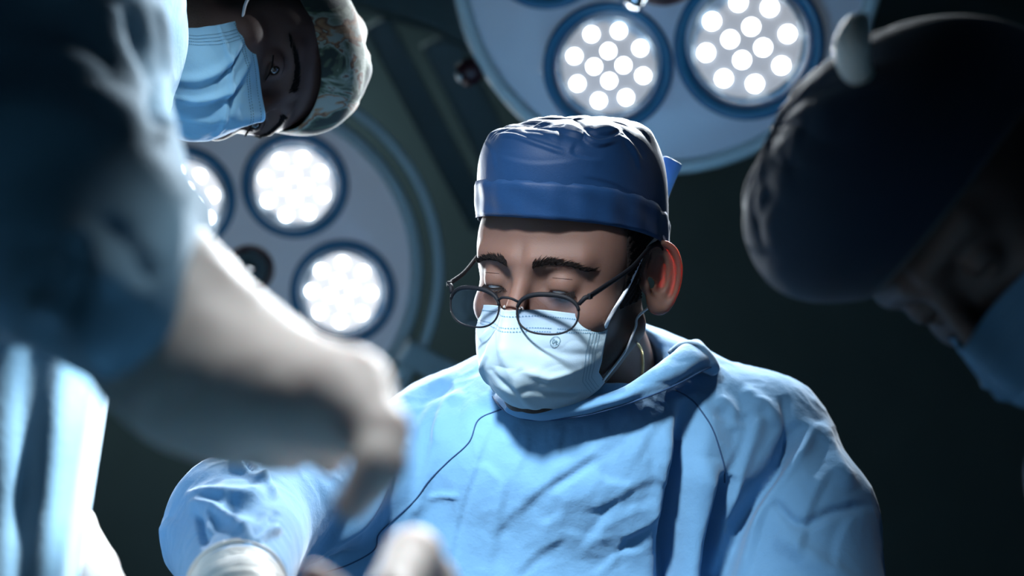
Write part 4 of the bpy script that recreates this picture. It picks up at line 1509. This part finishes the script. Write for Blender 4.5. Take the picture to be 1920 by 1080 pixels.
glove_obj('glove', assist, lambda p: hand_sdf(p, **AG), V(250, 1000, .6) + Vector((-.08, -.09, -.02)), V(780, 450, .6) + Vector((.02, .13, .05)), .0018, M_latex,
          lambda v, n: vnoise(v * 45, 41) * .0012 + vnoise(v * 110, 42) * .0004)
# his other gloved hand low at the left edge
AG2 = dict(wrist=([Vn(-260, 1180, 1.12), Vn(-60, 1180, 1.08), Vn(40, 1150, 1.06)], [.042, .034, .030]),
           palm=[(Vn(40, 1150, 1.06), Vn(150, 1080, 1.03), .032, .026), (Vn(60, 1190, 1.05), Vn(150, 1150, 1.02), .032, .028)],
           fingers=[([Vn(140, 985, 1.02), Vn(185, 1060, .99), Vn(210, 1150, .97)], [.0135, .0125, .010]), ([Vn(130, 1040, 1.03), Vn(140, 985, 1.02)], [.02, .0135]),
                    ([Vn(160, 1060, 1.0), Vn(205, 1110, .98), Vn(225, 1190, .96)], [.016, .0125, .010]), ([Vn(150, 1120, 1.0), Vn(200, 1170, .97), Vn(210, 1240, .96)], [.016, .012, .009]),
                    ([Vn(140, 1170, 1.0), Vn(170, 1230, .98), Vn(180, 1290, .97)], [.015, .011, .009]), ([Vn(60, 1200, 1.03), Vn(110, 1260, .99), Vn(150, 1280, .97)], [.016, .012, .010])])
glove_obj('glove', assist, lambda p: hand_sdf(p, **AG2), V(-320, 1350, 1.0) + Vector((-.08, -.1, -.05)), V(240, 940, 1.05) + Vector((.03, .12, .04)), .0025, M_latex)
lower_body(assist, Wv(-330, 700, 1.2), .20, M_gownA, M_gownB, (1, 0))

# =================================================================== SECOND ASSISTANT, dark at right
BC = V(1834, 353, .92)
ab = R(35)
BM = head_frame(BC, (-.86, .0, .46), (-.4, -math.sin(ab) * 1, -math.cos(ab)))
BMi = BM.inverted(); BW = W @ BM
broot = Wv(2850, 540, 1.0); broot.z = 0
asb = thing('person', 'person in deep shadow leaning in from the right edge in a dark navy cap', 'person', broot)
neckB = ([Vector((0, .022, -.03)), BMi @ V(2150, 420, .87), BMi @ V(2320, 440, .90)], [.052, .056, .08])
bme, bv_, bq_ = head_mesh('body', neckB, .0022)
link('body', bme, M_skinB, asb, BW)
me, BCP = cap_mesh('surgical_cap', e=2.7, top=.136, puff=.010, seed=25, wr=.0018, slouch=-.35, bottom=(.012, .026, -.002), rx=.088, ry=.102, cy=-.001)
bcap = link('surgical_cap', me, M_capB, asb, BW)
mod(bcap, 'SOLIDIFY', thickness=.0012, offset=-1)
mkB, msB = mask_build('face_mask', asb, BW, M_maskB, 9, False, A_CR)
b = MB()
b.tube(catmull([V(1650, 175, .86), V(1606, 130, .84), V(1597, 88, .835), V(1608, 50, .84), V(1622, 34, .85)], 6), list(np.interp(range(25), [0, 6, 12, 18, 24], [.004, .0095, .0115, .0085, .003])), 14)
link('cap_tie', b.mesh('cap_tie'), M_latexC, bcap, W)


def f_gownB(p):
    d = sell(p, Vn(2420, 320, .95), (.17, .15, .26))
    d = smin(d, schain(p, [Vn(2380, 60, .80), Vn(2300, 500, .72), Vn(2150, 900, .66)], [.085, .07, .05], .02), .04)
    return d


bv2, bq2 = surfnet(f_gownB, V(2100, 1100, .7) + Vector((-.1, -.15, -.15)), V(2700, -200, .95) + Vector((.25, .25, .15)), .006)
bn2 = vnormals(bv2, bq2)
bv2 = bv2 + bn2 * (vnoise(bv2 * 14, 51) * .006)[:, None]
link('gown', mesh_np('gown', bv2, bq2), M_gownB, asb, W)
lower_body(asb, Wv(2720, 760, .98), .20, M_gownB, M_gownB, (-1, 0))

# =================================================================== unseen operating table, put in so its drape bounces light upward
table = thing('operating_table', 'operating table with a blue drape, between the three people, below the picture edge', 'table', (0, .45, 0))
b = MB(); b.box((0, .42, .93), (.46, 1.02, .05), None, 0, .02); link('tabletop', b.mesh('tabletop'), M_steel, table)
b = MB(); b.box((0, .42, .49), (.20, .34, .82), None, 0, .02); link('column', b.mesh('column'), M_steel, table)
b = MB(); b.box((0, .42, .04), (.42, .80, .08), None, 0, .02); link('base', b.mesh('base'), M_steel, table)
b = MB(); rows = []
nu, nv = 60, 80
for i in range(nu):
    u = -1 + 2 * i / (nu - 1); row = []
    for k in range(nv):
        v = -1 + 2 * k / (nv - 1)
        x = u * .34; y = .42 + v * .60
        ex = max(0, abs(x) - .24); ey = max(0, abs(y - .42) - .53)
        z = .966 - (ex * 1.9 + ey * 1.9) + .008 * math.sin(x * 31 + y * 7) * math.sin(y * 23)
        if ex: x = math.copysign(.25 + ex * .10, x)
        row.append(Vector((x, y, z)))
    rows.append(row)
b.grid(rows)
dr = link('table_drape', b.mesh('table_drape'), M_drape, table)
mod(dr, 'SOLIDIFY', thickness=.003)
